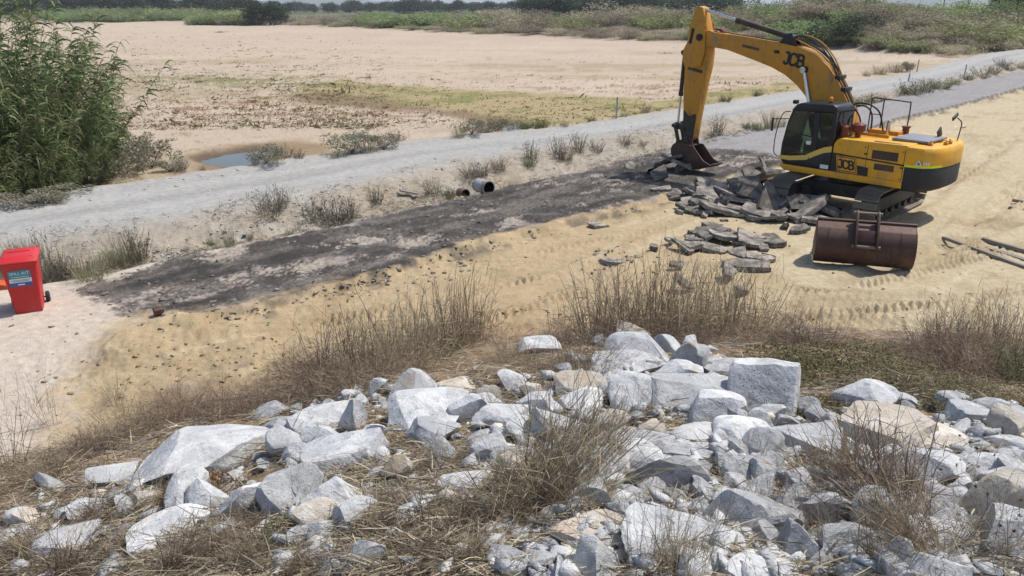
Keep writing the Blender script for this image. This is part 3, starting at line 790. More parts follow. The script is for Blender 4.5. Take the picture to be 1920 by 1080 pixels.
    bm = nb(); box(bm, 1.33, 1.45, 1.02, 1.20, 2.86, 2.97, .03); obj("work_lamp", bm, M_BLK, cab)
    bm = nb(); tube(bm, spl([(1.42, W + .02, 2.66), (1.62, W + .05, 2.6), (1.75, W + .06, 2.2), (1.80, W + .06, 1.75), (1.78, W + .05, 1.45), (1.66, W + .03, 1.36)], 5), .014, 6); obj("grab_rail", bm, M_BLK, cab)
    bm = nb(); tube(bm, [(1.48, W - .02, 2.45), (1.85, W + .12, 2.42)], .014, 6); ma = obj("mirror_bracket", bm, M_BLK, cab)
    bm = nb(); box(bm, -.03, .03, -.10, .10, -.20, .18, .02, Matrix.Translation((1.88, W + .14, 2.28)) @ Matrix.Rotation(.5, 4, 'Z')); obj("wing_mirror", bm, M_BLK, ma)
    # ---- boom, arm, cylinders, bucket, all in the plane y = BY
    BY, bw = -.14, .21
    top = [(.20, 2.55), (.42, 2.95), (.71, 3.40), (1.10, 3.85), (1.55, 4.16), (2.05, 4.33), (2.6, 4.42), (3.3, 4.50), (4.2, 4.60), (5.0, 4.68), (5.2, 4.74), (5.45, 4.73), (5.58, 4.62)]
    bot = [(5.60, 4.48), (5.50, 4.38), (5.3, 4.26), (4.5, 4.17), (3.6, 3.93), (2.9, 3.73), (2.4, 3.52), (2.0, 3.26), (1.7, 2.98), (1.4, 2.55), (1.15, 2.1), (.9, 1.62), (.55, 1.45), (.25, 1.6), (.12, 2.1)]
    bm = nb(); prism(bm, top + bot, BY - bw, BY + bw, .025)
    boom = obj("boom", bm, M_BOOM, root)
    yl = BY + bw
    bm = nb()
    prism(bm, [(2.05, 4.345), (2.6, 4.435), (3.3, 4.515), (4.2, 4.615), (4.9, 4.69), (4.9, 4.72), (4.2, 4.645), (3.3, 4.545), (2.6, 4.465), (2.05, 4.375)], BY + .05, BY + .09)
    prism(bm, [(4.75, 4.69), (5.15, 4.75), (5.0, 4.80), (4.8, 4.78)], BY - .1, BY + .1, .01)
    obj("pipe_line", bm, M_FILT, boom)
    block_letters("lettering", "JCB", .36, (2.18, yl + .002, 3.98), (-1, 0, -.14), (-.12, 0, 1), M_BLK, boom)
    bm = nb(); plate(bm, [(2.66, 4.14), (2.70, 4.23), (2.86, 4.22), (2.82, 4.13)][::-1], yl, .02); obj("boom_lamp", bm, M_BLK, boom)
    bm = nb(); plate(bm, [(3.35, 4.18), (3.36, 4.26), (3.95, 4.36), (3.96, 4.28)], yl, .003); obj("worn_decal", bm, M_GRIL, boom)
    bm = nb(); tube(bm, [(4.95, yl - .01, 4.48), (4.95, yl + .012, 4.48)], .08, 16); obj("boom_cap", bm, M_GREY, boom)
    bm = nb(); tube(bm, [(1.80, BY - bw - .06, 3.72), (1.80, BY + bw + .10, 3.72)], .10, 18); obj("lift_pin", bm, M_BLK, boom)
    for i, (dy, dz) in enumerate(((-.16, .05), (-.10, .07), (-.04, .06), (.03, .07), (.09, .05), (.15, .06))):
        bm = nb()
        pts = [(.25, BY + dy, 2.6 + dz), (.46, BY + dy, 2.97 + dz), (.76, BY + dy, 3.43 + dz), (1.13, BY + dy * 1.1, 3.88 + dz), (1.56, BY + dy, 4.20 + dz), (2.0, BY + dy * .8, 4.37 + dz * 1.5), (2.35, BY + dy * .5, 4.52 + dz)]
        if i % 2: pts[3:] = [(1.10, BY + dy * 1.2, 3.98 + dz), (1.55, BY + dy, 4.40 + dz), (2.05, BY + dy, 4.58 + dz), (2.4, BY + dy * .5, 4.52 + dz)]
        tube(bm, spl(pts, 5), .021, 7); obj("hose", bm, M_HOSE if i not in (1, 4) else M_BOOM, boom)
    for t in ((.58, 3.2), (.80, 3.52)):
        bm = nb(); box(bm, t[0] - .07, t[0] + .07, BY - .22, BY + .22, t[1] - .01, t[1] + .10, .015); obj("hose_clamp", bm, M_BLK, boom)
    # arm
    arm = [(5.70, 5.46), (5.80, 5.44), (6.02, 4.86), (6.06, 4.35), (6.20, 4.10), (6.20, 3.78), (6.08, 3.55), (6.05, 2.6), (5.97, 1.75), (5.90, 1.28), (5.80, 1.18), (5.62, 1.20), (5.52, 1.32), (5.46, 1.9), (5.36, 2.7), (5.20, 3.6), (5.17, 4.03), (5.24, 4.50), (5.40, 5.0), (5.55, 5.42)]
    bm = nb(); prism(bm, arm, BY - .19, BY + .16, .025); stick = obj("dipper_arm", bm, M_BOOM, root)
    # the boom nose sits in the fork of the arm: cheek plates outside it
    ya = BY + .16
    bm = nb(); prism(bm, [(5.35, 4.95), (5.60, 4.93), (5.93, 4.5), (6.0, 3.9), (5.75, 3.55), (5.40, 3.62), (5.28, 4.1)], BY + bw + .01, BY + bw + .05, .01)
    prism(bm, [(5.35, 4.95), (5.60, 4.93), (5.93, 4.5), (6.0, 3.9), (5.75, 3.55), (5.40, 3.62), (5.28, 4.1)], BY - bw - .05, BY - bw - .01 + -.06, .01)
    obj("cheek_plate", bm, M_BOOM, stick)
    bm = nb(); tube(bm, [(5.50, BY - .36, 4.52), (5.50, BY + .32, 4.52)], .11, 18); obj("arm_pin", bm, M_BLK, stick)
    bm = nb(); plate(bm, [(5.92, 4.30), (5.80, 4.32), (5.72, 4.78), (5.83, 4.80)], BY + bw + .05, .006); obj("arm_decal", bm, M_BLK, stick)
    bm = nb(); plate(bm, [(5.98, 3.5), (5.36, 3.4), (5.36, 3.5), (5.9, 3.58)], ya, .012); obj("arm_band", bm, M_STEEL, stick)
    bm = nb(); plate(bm, [(5.93, 1.25), (5.98, 1.85), (5.47, 1.98), (5.53, 1.28)], ya, .004); plate(bm, [(5.98, 1.85), (6.0, 2.2), (5.75, 2.0), (5.5, 2.1), (5.47, 1.98)], ya, .004); obj("oil_stain", bm, M_STEEL, stick)
    def ram(name, a, b, t, r1, r2, y=BY):
        a, b = Vector((a[0], y, a[1])), Vector((b[0], y, b[1])); m = a.lerp(b, t)
        bm = nb(); tube(bm, [a, m], r1, 14); tube(bm, [m - (m - a).normalized() * .1, m + (m - a).normalized() * .02], r1 * 1.18, 14); tube(bm, [a + Vector((0, -.12, 0)), a + Vector((0, .12, 0))], r1 * 1.2, 12)
        c = obj(name, bm, M_STEEL, root)
        bm = nb(); tube(bm, [m, b], r2, 12); tube(bm, [b + Vector((0, -.1, 0)), b + Vector((0, .1, 0))], r2 * 1.8, 12); obj("rod", bm, M_CHROME, c)
    ram("arm_cylinder", (2.42, 4.58), (5.62, 5.36), .60, .085, .045)
    bm = nb(); prism(bm, [(2.15, 4.33), (2.75, 4.43), (2.55, 4.70), (2.38, 4.72)], BY - .16, BY - .11, .01); prism(bm, [(2.15, 4.33), (2.75, 4.43), (2.55, 4.70), (2.38, 4.72)], BY + .11, BY + .16, .01); obj("cylinder_bracket", bm, M_BLK, boom)
    for s in (1, -1): ram("lift_cylinder", (1.12, 1.55), (1.80, 3.72), .42, .085, .05, BY + s * (bw + .06))
    ram("bucket_cylinder", (6.22, 4.02), (6.30, 1.62), .58, .07, .04)
    # linkage and digging bucket
    bm = nb()
    for y in (BY - .22, BY + .10):
        prism(bm, [(6.38, 1.70), (6.24, 1.76), (5.88, 1.62), (5.88, 1.50), (6.22, 1.52)], y, y + .05, .008)
        prism(bm, [(6.36, 1.70), (6.22, 1.70), (6.02, 1.08), (6.14, 1.04)], y + .06, y + .11, .008)
    for x, z in ((6.30, 1.64), (5.92, 1.56), (6.08, 1.10), (5.70, 1.22)): tube(bm, [(x, BY - .32, z), (x, BY + .28, z)], .06, 12)
    obj("bucket_link", bm, M_STEEL, root)
    curve = [(5.52, 1.06), (5.85, 1.12), (6.16, 1.06), (6.30, .86), (6.24, .62), (6.02, .40), (5.62, .27), (5.15, .30), (4.80, .42), (4.62, .50)]
    thick = [(x * .985 + 5.6 * .015, z * .97 + .02) for x, z in curve]
    inner = [(5.52, 1.02), (5.84, 1.07), (6.12, 1.01), (6.24, .84), (6.18, .64), (5.99, .45), (5.62, .32), (5.16, .35), (4.82, .46), (4.63, .53)]
    cv = [tuple(v)[:2] for v in [(p.x, p.y) for p in spl([(x, z, 0) for x, z in curve], 3)]]; iv = [(p.x, p.y) for p in spl([(x, z, 0) for x, z in inner], 3)]
    bm = nb(); hw = .28
    prism(bm, cv + iv[::-1], BY - hw, BY + hw)
    bk = obj("digging_bucket", bm, M_RUST, root)
    for y in (BY - hw - .03, BY + hw):
        bm = nb(); prism(bm, cv + [(4.95, .62), (5.2, .86), (5.40, 1.06)], y, y + .03, .006); obj("side_plate", bm, M_RUST, bk)
    for k in range(5):
        y = BY - hw + .03 + k * (2 * hw - .14) / 4
        bm = nb(); extr(bm, [[(4.72, y, .42), (4.72, y + .09, .42), (4.72, y + .09, .53), (4.72, y, .53)], [(4.50, y + .02, .54), (4.50, y + .07, .54), (4.50, y + .07, .565), (4.50, y + .02, .565)]], .004); obj("tooth", bm, M_STEEL, bk)
    bm = nb()
    for y in (BY - .2, BY + .15): prism(bm, [(5.5, 1.06), (5.56, 1.30), (5.85, 1.30), (6.0, 1.18), (6.20, 1.10), (6.18, .98), (5.86, 1.08)], y, y + .05, .008)
    obj("bucket_ear", bm, M_RUST, bk)
    return root
EXC = excavator()

# ------------------------------------------------------------------ spare ditching bucket
def spare_bucket():
    a, b = G(1523, 490), G(1706, 506)
    mid = (a + b) / 2; ax = (b - a)[:2]; L = float(np.linalg.norm(ax)); th = math.atan2(ax[1], ax[0])
    root = empty("ditching_bucket", (mid[0], mid[1], gz(mid[0], mid[1]) - .015), th)
    tag(root, "wide dark brown excavator bucket lying mouth down on the pale sand", "bucket")
    h = L / 2; s = L / 2.3
    # local: x along the width, -y towards the camera, z up; lip rests on the ground away from the viewer
    prof = [(-.02, .02), (-.20, .05), (-.34, .17), (-.43, .36), (-.44, .56), (-.37, .76), (-.24, .92), (-.16, .98), (.02, 1.06), (.14, 1.09)]
    cv = [(p.x * s, p.y * s) for p in spl([(y, z, 0) for y, z in prof], 4)]
    iv = []
    for i, (y, z) in enumerate(cv):
        p0, p1 = cv[max(i - 1, 0)], cv[min(i + 1, len(cv) - 1)]; dy, dz = p1[0] - p0[0], p1[1] - p0[1]; l = math.hypot(dy, dz)
        iv.append((y + dz / l * .03, z - dy / l * .03))
    bm = nb(); extr(bm, [[(x, y, z) for y, z in cv + iv[::-1]] for x in (-h + .03, h - .03)])
    obj("shell", bm, M_RUST, root, 25)
    for x in (-h, h - .03):
        bm = nb(); extr(bm, [[(xx, y, z) for y, z in cv + [(.30 * s, 1.02 * s), (.75 * s, .35 * s), (.70 * s, .02 * s)]] for xx in (x, x + .03)], .006); obj("side_plate", bm, M_RUST, root)
    for x in (-h + .28, h - .28):
        bm = nb(); extr(bm, [[(xx, y - (.012 if y < 0 else 0), z) for y, z in cv[4:-8] + [(y + .01, z) for y, z in cv[4:-8]][::-1]] for xx in (x - .04, x + .04)]); obj("wear_strip", bm, M_RUST, root)
    bm = nb(); extr(bm, [[(x, y, z) for y, z in ((.60, .015), (.74, .0), (.82, .03), (.74, .06))] for x in (-h, h)]); obj("cutting_edge", bm, M_STEEL, root)
    bm = nb(); tube(bm, [(-h, .08, 1.09 * s), (h, .08, 1.09 * s)], .045, 10); obj("top_lip_bar", bm, M_RUST, root)
    for x in (-.24, .19):
        bm = nb(); extr(bm, [[(xx, y * s, z * s) for y, z in ((-.415, .50), (-.52, .52), (-.56, .62), (-.47, .82), (-.36, 1.0), (-.20, 1.16), (-.08, 1.34), (.02, 1.40), (.10, 1.34), (.04, 1.10), (-.16, .96), (-.36, .76))] for xx in (x, x + .05)], .006); obj("ear_plate", bm, M_RUST, root)
    for (y, z) in ((.02, 1.33), (-.48, .60)):
        bm = nb(); tube(bm, [(-.29, y * s, z * s), (.29, y * s, z * s)], .035, 12); obj("pin", bm, M_TRACK, root)
    bm = nb(); extr(bm, [[(x, y * s, z * s) for y, z in ((-.40, .70), (-.46, .72), (-.32, .98), (-.26, .94))] for x in (-.19, .19)], .008); obj("cross_plate", bm, M_RUST, root)
spare_bucket()

# ------------------------------------------------------------------ wheelie bin
def bin_():
    M_RED = paint_mat("red_plastic", (.50, .018, .022), .38, (.42, .10, .085), .6)
    M_TEAL = paint_mat("teal_label", (.045, .24, .29), .5, (.1, .3, .33), .3); M_BLUE = paint_mat("blue_label", (.035, .12, .32), .5, (.08, .17, .35), .3)
    M_TYRE = paint_mat("black_tyre", (.02, .02, .02), .8, (.12, .10, .08), .5)
    p = G(50, 590); D = depth_of(p)
    c = p + np.array([-.12, .34, 0])
    # local: front faces -y, wheels behind (+y)
    root = empty("wheelie_bin", (c[0], c[1], gz(c[0], c[1]) - .01), math.radians(26))
    tag(root, "red plastic wheelie bin with a blue and white spill kit label", "wheelie bin")
    k = .97
    root.scale = (1.05, 1.05, 1.05)
    def ring(w, f, b, z): return [(-w, f, z), (w, f, z), (w, b, z), (-w, b, z)]
    bm = nb()
    extr(bm, [ring(.215 * k, -.27, .20, .0), ring(.222 * k, -.275, .235, .14), ring(.272 * k, -.335, .34, .90), ring(.276 * k, -.34, .345, .93)], .045, 3)
    body = obj("bin_body", bm, M_RED, root)
    bm = nb(); extr(bm, [ring(.285 * k, -.36, .36, .90), ring(.292 * k, -.372, .372, .935)], .01); obj("rim", bm, M_RED, body)
    bm = nb(); extr(bm, [ring(.30 * k, -.385, .385, .937), ring(.302 * k, -.39, .385, .965), ring(.285 * k, -.36, .37, .985), ring(.24 * k, -.27, .31, 1.035), ring(.20 * k, -.22, .26, 1.045)], .012)
    lid = obj("lid", bm, M_RED, root)
    bm = nb(); box(bm, -.23, .23, -.30, .24, 1.0, 1.016, .006); box(bm, -.17, .17, .02, .22, 1.045, 1.056, .004)
    for x in (-.2, .2): box(bm, x - .025, x + .025, -.28, -.2, 1.012, 1.04, .01)
    obj("lid_ribs", bm, M_RED, lid)
    bm = nb()
    for x in (-.2, .2): tube(bm, [(x, .36, .95), (x, .43, .98)], .02, 8)
    tube(bm, [(-.26, .43, .98), (.26, .43, .98)], .018, 8); obj("handle", bm, M_RED, root)
    bm = nb(); tube(bm, [(-.25, .25, .10), (.25, .25, .10)], .014, 8); obj("axle", bm, M_TYRE, root)
    for s in (-1, 1):
        x = s * .265
        bm = nb(); tube(bm, [(x - .03, .25, .10), (x - .018, .25, .10), (x + .018, .25, .10), (x + .03, .25, .10)], [.088, .10, .10, .088], 20); w = obj("wheel", bm, M_TYRE, root)
        bm = nb(); tube(bm, [(x - .033, .25, .10), (x + .033, .25, .10)], .045, 12); obj("hub", bm, M_STEEL, w)
    # label on the sloping front face
    sl_ = (.335 - .275) / .76; n = Vector((0, -1, -sl_)).normalized(); up = Vector((0, -sl_, 1)).normalized()
    o = Vector((-.015, -.318, .665)) + n * .002
    def patch(name, x0, x1, z0, z1, mat, h, par):
        bm = nb(); extr(bm, [[tuple(o + Vector((x, 0, 0)) + up * z + n * hh) for x, z in ((x0, z0), (x1, z0), (x1, z1), (x0, z1))] for hh in (0, h)]); return obj(name, bm, mat, par)
    lb = patch("label", -.165, .165, -.145, .145, M_WHITE, .003, body)
    patch("label_top", -.165, .165, .0, .145, M_TEAL, .005, lb); patch("label_base", -.165, .165, -.145, -.075, M_BLUE, .005, lb)
    lettering("lettering", "SPILL KIT", .075, tuple(o + up * .088 + n * .006), (1, 0, 0), up, M_WHITE, lb, .001)
    for z, w, m in ((.028, .13, M_WHITE), (-.03, .14, M_GREY), (-.052, .12, M_GREY)): patch("small_print", -w, w, z - .004, z + .004, m, .007, lb)
    patch("small_print", -.05, .05, -.122, -.102, M_WHITE, .007, lb)
    # orange plastic piece beside it, running out of frame
    q = G(-4, 548)
    M_OR = paint_mat("orange_plastic", (.68, .085, .02), .4, (.5, .15, .08), .4)
    bm = nb(); prism(bm, [(-.55, 0), (.26, 0), (.30, .06), (.27, .13), (.1, .16), (-.55, .20)], -.14, .14, .02)
    e = obj("barrier_foot", bm, M_OR); e.location = (q[0] - .06, q[1] + .1, gz(q[0], q[1]) + .0); e.rotation_euler = (0, 0, .1)
    tag(e, "bright orange plastic barrier foot on the ground behind the red bin", "barrier")
bin_()

# ------------------------------------------------------------------ culvert pipes, boards, stakes
def pipes():
    b = NB("white_pipe"); M_P = b.fin(b.mix(b.ramp(b.noise(3, 4), .45, .65), (.40, .40, .40), (.24, .21, .17)), .5, .4)
    M_IN = paint_mat("pipe_inside", (.012, .012, .013), .7, (.03, .03, .03), .4)
    b2 = NB("old_pipe"); M_P2 = b2.fin(b2.mix(b2.noise(4, 4), (.07, .045, .035), (.22, .17, .13)), .8, .2)
    d = Vector((.60, -.80, 0)).normalized()
    for (px, py, r, ln, m, lab) in ((917, 351, .215, .6, M_P, "white culvert pipe poking out of the gravel road bank with a dark open end"),
                                    (873, 361, .17, .3, M_P2, "old brown culvert pipe beside the white one, half hidden in weeds")):
        p = G(px, py + 10); c = Vector((p[0], p[1], p[2] + r * .62))
        bm = nb(); n = 28
        ax = d; u = Vector((0, 0, 1)); s = ax.cross(u)
        def rg(t, rr): return [tuple(c + ax * t + rr * (math.cos(a) * s + math.sin(a) * u)) for a in [2 * math.pi * k / n for k in range(n)]]
        rings = [rg(-ln, r), rg(-.12, r), rg(-.12, r * 1.05), rg(0, r * 1.05), rg(0, r * .9)]
        vs = [[bm.verts.new(q) for q in x] for x in rings]
        for a, b_ in zip(vs[:-1], vs[1:]):
            for i in range(n): bm.faces.new((a[i], a[(i + 1) % n], b_[(i + 1) % n], b_[i]))
        o = obj("culvert_pipe", bm, m)
        tag(o, lab, "pipe", "culvert pipes under the gravel road")
        bm = nb(); vs = [[bm.verts.new(q) for q in x] for x in (rg(-.001, r * .9), rg(-ln, r * .88))]
        for i in range(n): bm.faces.new((vs[0][i], vs[1][i], vs[1][(i + 1) % n], vs[0][(i + 1) % n]))
        bm.faces.new(vs[1]); obj("pipe_bore", bm, M_IN, o)
pipes()

def beam(name, p0, p1, w, h, mat, label, cat, group=None, lift=0.0, broken=True):
    w, h = w * .72, h * .7
    a, b = np.array(p0), np.array(p1); d = b - a; L = float(np.linalg.norm(d[:2])); n = 12
    bm = nb(); rings = []; rr = random.Random(hash(label) & 255)
    for i in range(n + 1):
        t = i / n; x = L * t
        j = .006
        y0, y1 = -w / 2 + rr.uniform(-j, j), w / 2 + rr.uniform(-j, j); z1 = h + rr.uniform(-j, j) * .6
        sk = rr.uniform(-.05, .05) if i in (0, n) and broken else 0
        rings.append([(x + sk, y0, 0), (x - sk, y1, 0), (x + sk * .5, y1, z1), (x, y0, z1)])
    extr(bm, rings, 0); o = obj(name, bm, mat, None, 25)
    za = gz(a[0], a[1]) + lift - .01; zb = gz(b[0], b[1]) + lift - .01
    o.location = (a[0], a[1], za); o.rotation_euler = (0, -math.atan2(zb - za, L), math.atan2(d[1], d[0]))
    tag(o, label, cat, group); return o

b = NB("weathered_timber")
M_WOOD = b.fin(b.mix(b.noise(9, 6, .7, stretch=(.12, 1.6, 1.6)), (.10, .085, .07), (.36, .32, .27)), .9, .15); 
def boards():
    g = "weathered beams lying on the sand"
    A, B = G(1768, 449), G(1935, 508)
    beam("timber_beam", A, B, .13, .10, M_WOOD, "long front beam of the grey pile lying on the sand", "beam", g)
    A, B = G(1818, 452), G(1938, 494); beam("timber_beam", A, B, .20, .07, M_WOOD, "broad flat grey plank lying behind the long front beam", "beam", g)
    A, B = G(1842, 453), G(1945, 480); beam("timber_beam", A, B, .14, .12, M_WOOD, "rearmost dark beam of the grey pile on the sand", "beam", g)
    A, B = G(1766, 455), G(1835, 475); beam("timber_beam", A, B, .05, .03, M_WOOD, "thin splinter batten along the foot of the front beam", "batten", g)
    A, B = G(1894, 388), G(1945, 400); beam("timber_beam", A, B, .16, .12, M_WOOD, "short grey beam at the frame edge, nearer of the upper two", "beam", g)
    A, B = G(1900, 376), G(1945, 386); beam("timber_beam", A, B, .13, .12, M_WOOD, "short grey beam at the frame edge, farther of the upper two", "beam", g)
    A, B = G(1767, 481), G(1783, 480); beam("wood_offcut", A, B, .05, .03, M_WOOD, "small wooden offcut on the bare sand beside the beams", "offcut")
    A, B = G(750, 366), G(785, 372); beam("plank", A, B, .22, .06, M_WOOD, "dark plank lying in the ditch left of the pipes", "plank", lift=.12)
boards()

def stakes():
    m = paint_mat("stake_grey", (.33, .34, .35), .6, (.2, .19, .17), .5)
    for (px, y0, y1, lab) in ((1155, 222, 182, "thin marker stake at the river side of the gravel road behind the ditch"), (1703, 153, 137, "grey marker stake on the near verge beyond the excavator cab"),
                              (1719, 134, 112, "brown marker stake on the far edge of the gravel road"), (1808, 142, 121, "pale marker stake near the dark bush by the old road"),
                              (1286, 100, 98, "")):
        if not lab: continue
        p = G(px, y0); h = (y0 - y1) / FPX * depth_of(p)
        bm = nb(); w = .035
        extr(bm, [[(-w, -w, -.2), (w, -w, -.2), (w, w, -.2), (-w, w, -.2)], [(-w + .02, -w, h * .92), (w + .02, -w, h * .92), (w + .02, w, h * .92), (-w + .02, w, h * .92)], [(.015, -.005, h), (.025, -.005, h), (.025, .005, h), (.015, .005, h)]])
        o = obj("marker_stake", bm, m); o.location = p; tag(o, lab, "stake", "marker stakes along the gravel road")
    # power poles on the far bank
    for (px, py0, hm, lab) in ((1813, 18, 9.0, "dark power pole with a crossarm on the skyline, nearest the road"), (1768, 18, 8.2, "thin bare pole on the skyline left of the crossarm pole")):
        y = 260.0; r = rays(px, py0); x = r[0] / r[1] * y; z = gz(x, y)
        root = empty("power_pole", (x, y, z), 0); tag(root, lab, "pole", "poles on the skyline")
        bm = nb(); tube(bm, [(0, 0, -.5), (0, 0, hm)], [.22, .16], 8); obj("pole", bm, M_WOOD, root)
        if "crossarm" in lab[:40]:
            bm = nb(); box(bm, -1.2, 1.2, -.1, .1, hm - .9, hm - .65); obj("crossarm", bm, M_WOOD, root)
            bm = nb(); tube(bm, [(.35, -.2, hm - 2.6), (.35, -.2, hm - 1.2)], .35, 10); obj("transformer", bm, M_STEEL, root)
stakes()

# ------------------------------------------------------------------ rocks
def m_rock(name, base, light, dark, tan, tanf):
    b = NB(name); r = b.rand()
    mp = b.n("ShaderNodeVectorMath", operation='ADD'); b.t.links.new(b.tc.outputs["Object"], mp.inputs[0])
    cc = b.n("ShaderNodeCombineXYZ"); b.put(cc.inputs[0], b.math('MULTIPLY', r, 37.0)); b.put(cc.inputs[1], b.math('MULTIPLY', r, 91.0)); b.t.links.new(cc.outputs[0], mp.inputs[1])
    v = mp.outputs[0]
    n1 = b.noise(2.6, 7, .68, v, None, .6); n2 = b.noise(9, 5, .7, v); n3 = b.noise(42, 4, .7, v); n4 = b.noise(1.4, 4, .6, v)
    c = b.mix(b.ramp(n1, .38, .66), base, light)
    c = b.mix(b.math('MULTIPLY', b.ramp(n2, .52, .72), .7), c, dark)
    vein = b.ramp(b.noise(4.0, 5, .6, v, (1, .35, 2.2), 1.2), .60, .66); c = b.mix(b.math('MULTIPLY', vein, .45), c, light)
    c = b.mix(b.math('MULTIPLY', b.ramp(n4, .58, .70), tanf), c, tan)
    c = b.mix(b.math('MULTIPLY', b.ramp(n3, .55, .66), .34), c, dark)
    val = b.n("ShaderNodeHueSaturation"); b.put(val.inputs["Value"], b.math('ADD', b.math('MULTIPLY', r, .34), .80)); b.t.links.new(c, val.inputs["Color"])
    h = b.math('ADD', b.math('MULTIPLY', n1, .9), b.math('ADD', b.math('MULTIPLY', n2, .55), b.math('MULTIPLY', n3, .16)))
    b.bump(h, .75, .06)
    return b.fin(val.outputs[0], .85, .25)
ROCKM = {'pale': m_rock("pale_rock", (.415, .42, .425), (.62, .62, .61), (.19, .20, .215), (.42, .33, .23), .7),
         'blue': m_rock("blue_grey_rock", (.345, .35, .36), (.55, .55, .55), (.15, .155, .165), (.36, .29, .21), .25),
         'tan': m_rock("tan_rock", (.47, .41, .33), (.60, .565, .51), (.20, .18, .155), (.43, .32, .20), .6),
         'dark': m_rock("dark_rock", (.085, .085, .09), (.17, .165, .16), (.045, .045, .05), (.22, .17, .11), .3)}

def ico(sub):
    bm = nb(); bmesh.ops.create_icosphere(bm, subdivisions=sub, radius=1.0); bm.verts.ensure_lookup_table()
    V = np.array([v.co[:] for v in bm.verts]); F = np.array([[v.index for v in f.verts] for f in bm.faces]); bm.free(); return V, F
ICO = {k: ico(k) for k in (1, 2, 3, 4, 5)}

def rock_vf(seed, sub, npl=11, dims=(1, 1, 1), rough=.03, planes=()):
    r = np.random.default_rng(seed); V, F = ICO[sub]; V = V / ((np.abs(V) ** 3.4).sum(1, keepdims=True) ** (1 / 3.4)) * 1.02
    pls = [(np.array(n, float) / np.linalg.norm(n), d) for n, d in planes]
    for _ in range(npl):
        n = r.normal(size=3); n /= np.linalg.norm(n); pls.append((n, r.uniform(.52, .86)))
    for n, d in pls:
        o = V @ n - d; V -= np.where(o > 0, o, 0)[:, None] * n
    for _ in range(16 if sub >= 3 else 0):
        n = r.normal(size=3); n /= np.linalg.norm(n); h = V @ n; d = h.max() - r.uniform(.02, .10)
        V -= np.where(h > d, h - d, 0)[:, None] * n
    if rough > 0:
        nn = V / np.linalg.norm(V, axis=1, keepdims=True); q = 0
        for k in range(7):
            w = r.normal(size=3) * (2.2 + 1.7 * k); q = q + np.sin(V @ w + r.uniform(0, 6)) / (1 + .6 * k)
        V = V + nn * (q * rough * .5)[:, None]
    return V * np.array(dims) * .62, F

ROCKS = []
def put_rock(i, x0, x1, y0, y1, kind, label, planes=(), npl=10, sub=4, yaw=None, group="riprap boulders on the embankment", tall=1.0):
    p = G((x0 + x1) / 2, y1 - (y1 - y0) * .06); D = depth_of(p); k = D / FPX
    w = (x1 - x0) * k; th = math.asin(np.clip((EYE - p[2]) / np.linalg.norm(p - [0, 0, EYE]), -1, 1))
    dy = w * .78; hp = (y1 - y0) * k
    hz = max(.27 * w, (hp - dy * math.sin(th) * .62) / math.cos(th)) * tall
    dirh = p[:2] / np.linalg.norm(p[:2]); c = p[:2] + dirh * dy * .42
    zc = min(p[2], gz(*c)) * .5 + p[2] * .5 + hz * .24
    V, F = rock_vf(100 + i, sub, npl, (w * .96, dy, hz * 1.15), .034, planes)
    o = mk("boulder", V, F, ROCKM[kind], None, True); o.data.set_sharp_from_angle(angle=math.radians(17))
    o.location = (c[0], c[1], zc); o.rotation_euler = (0, 0, (-math.atan2(p[0], p[1])) if yaw is None else yaw)
    tag(o, label, "boulder", group); ROCKS.append((c[0], c[1], w / 2, label)); return o

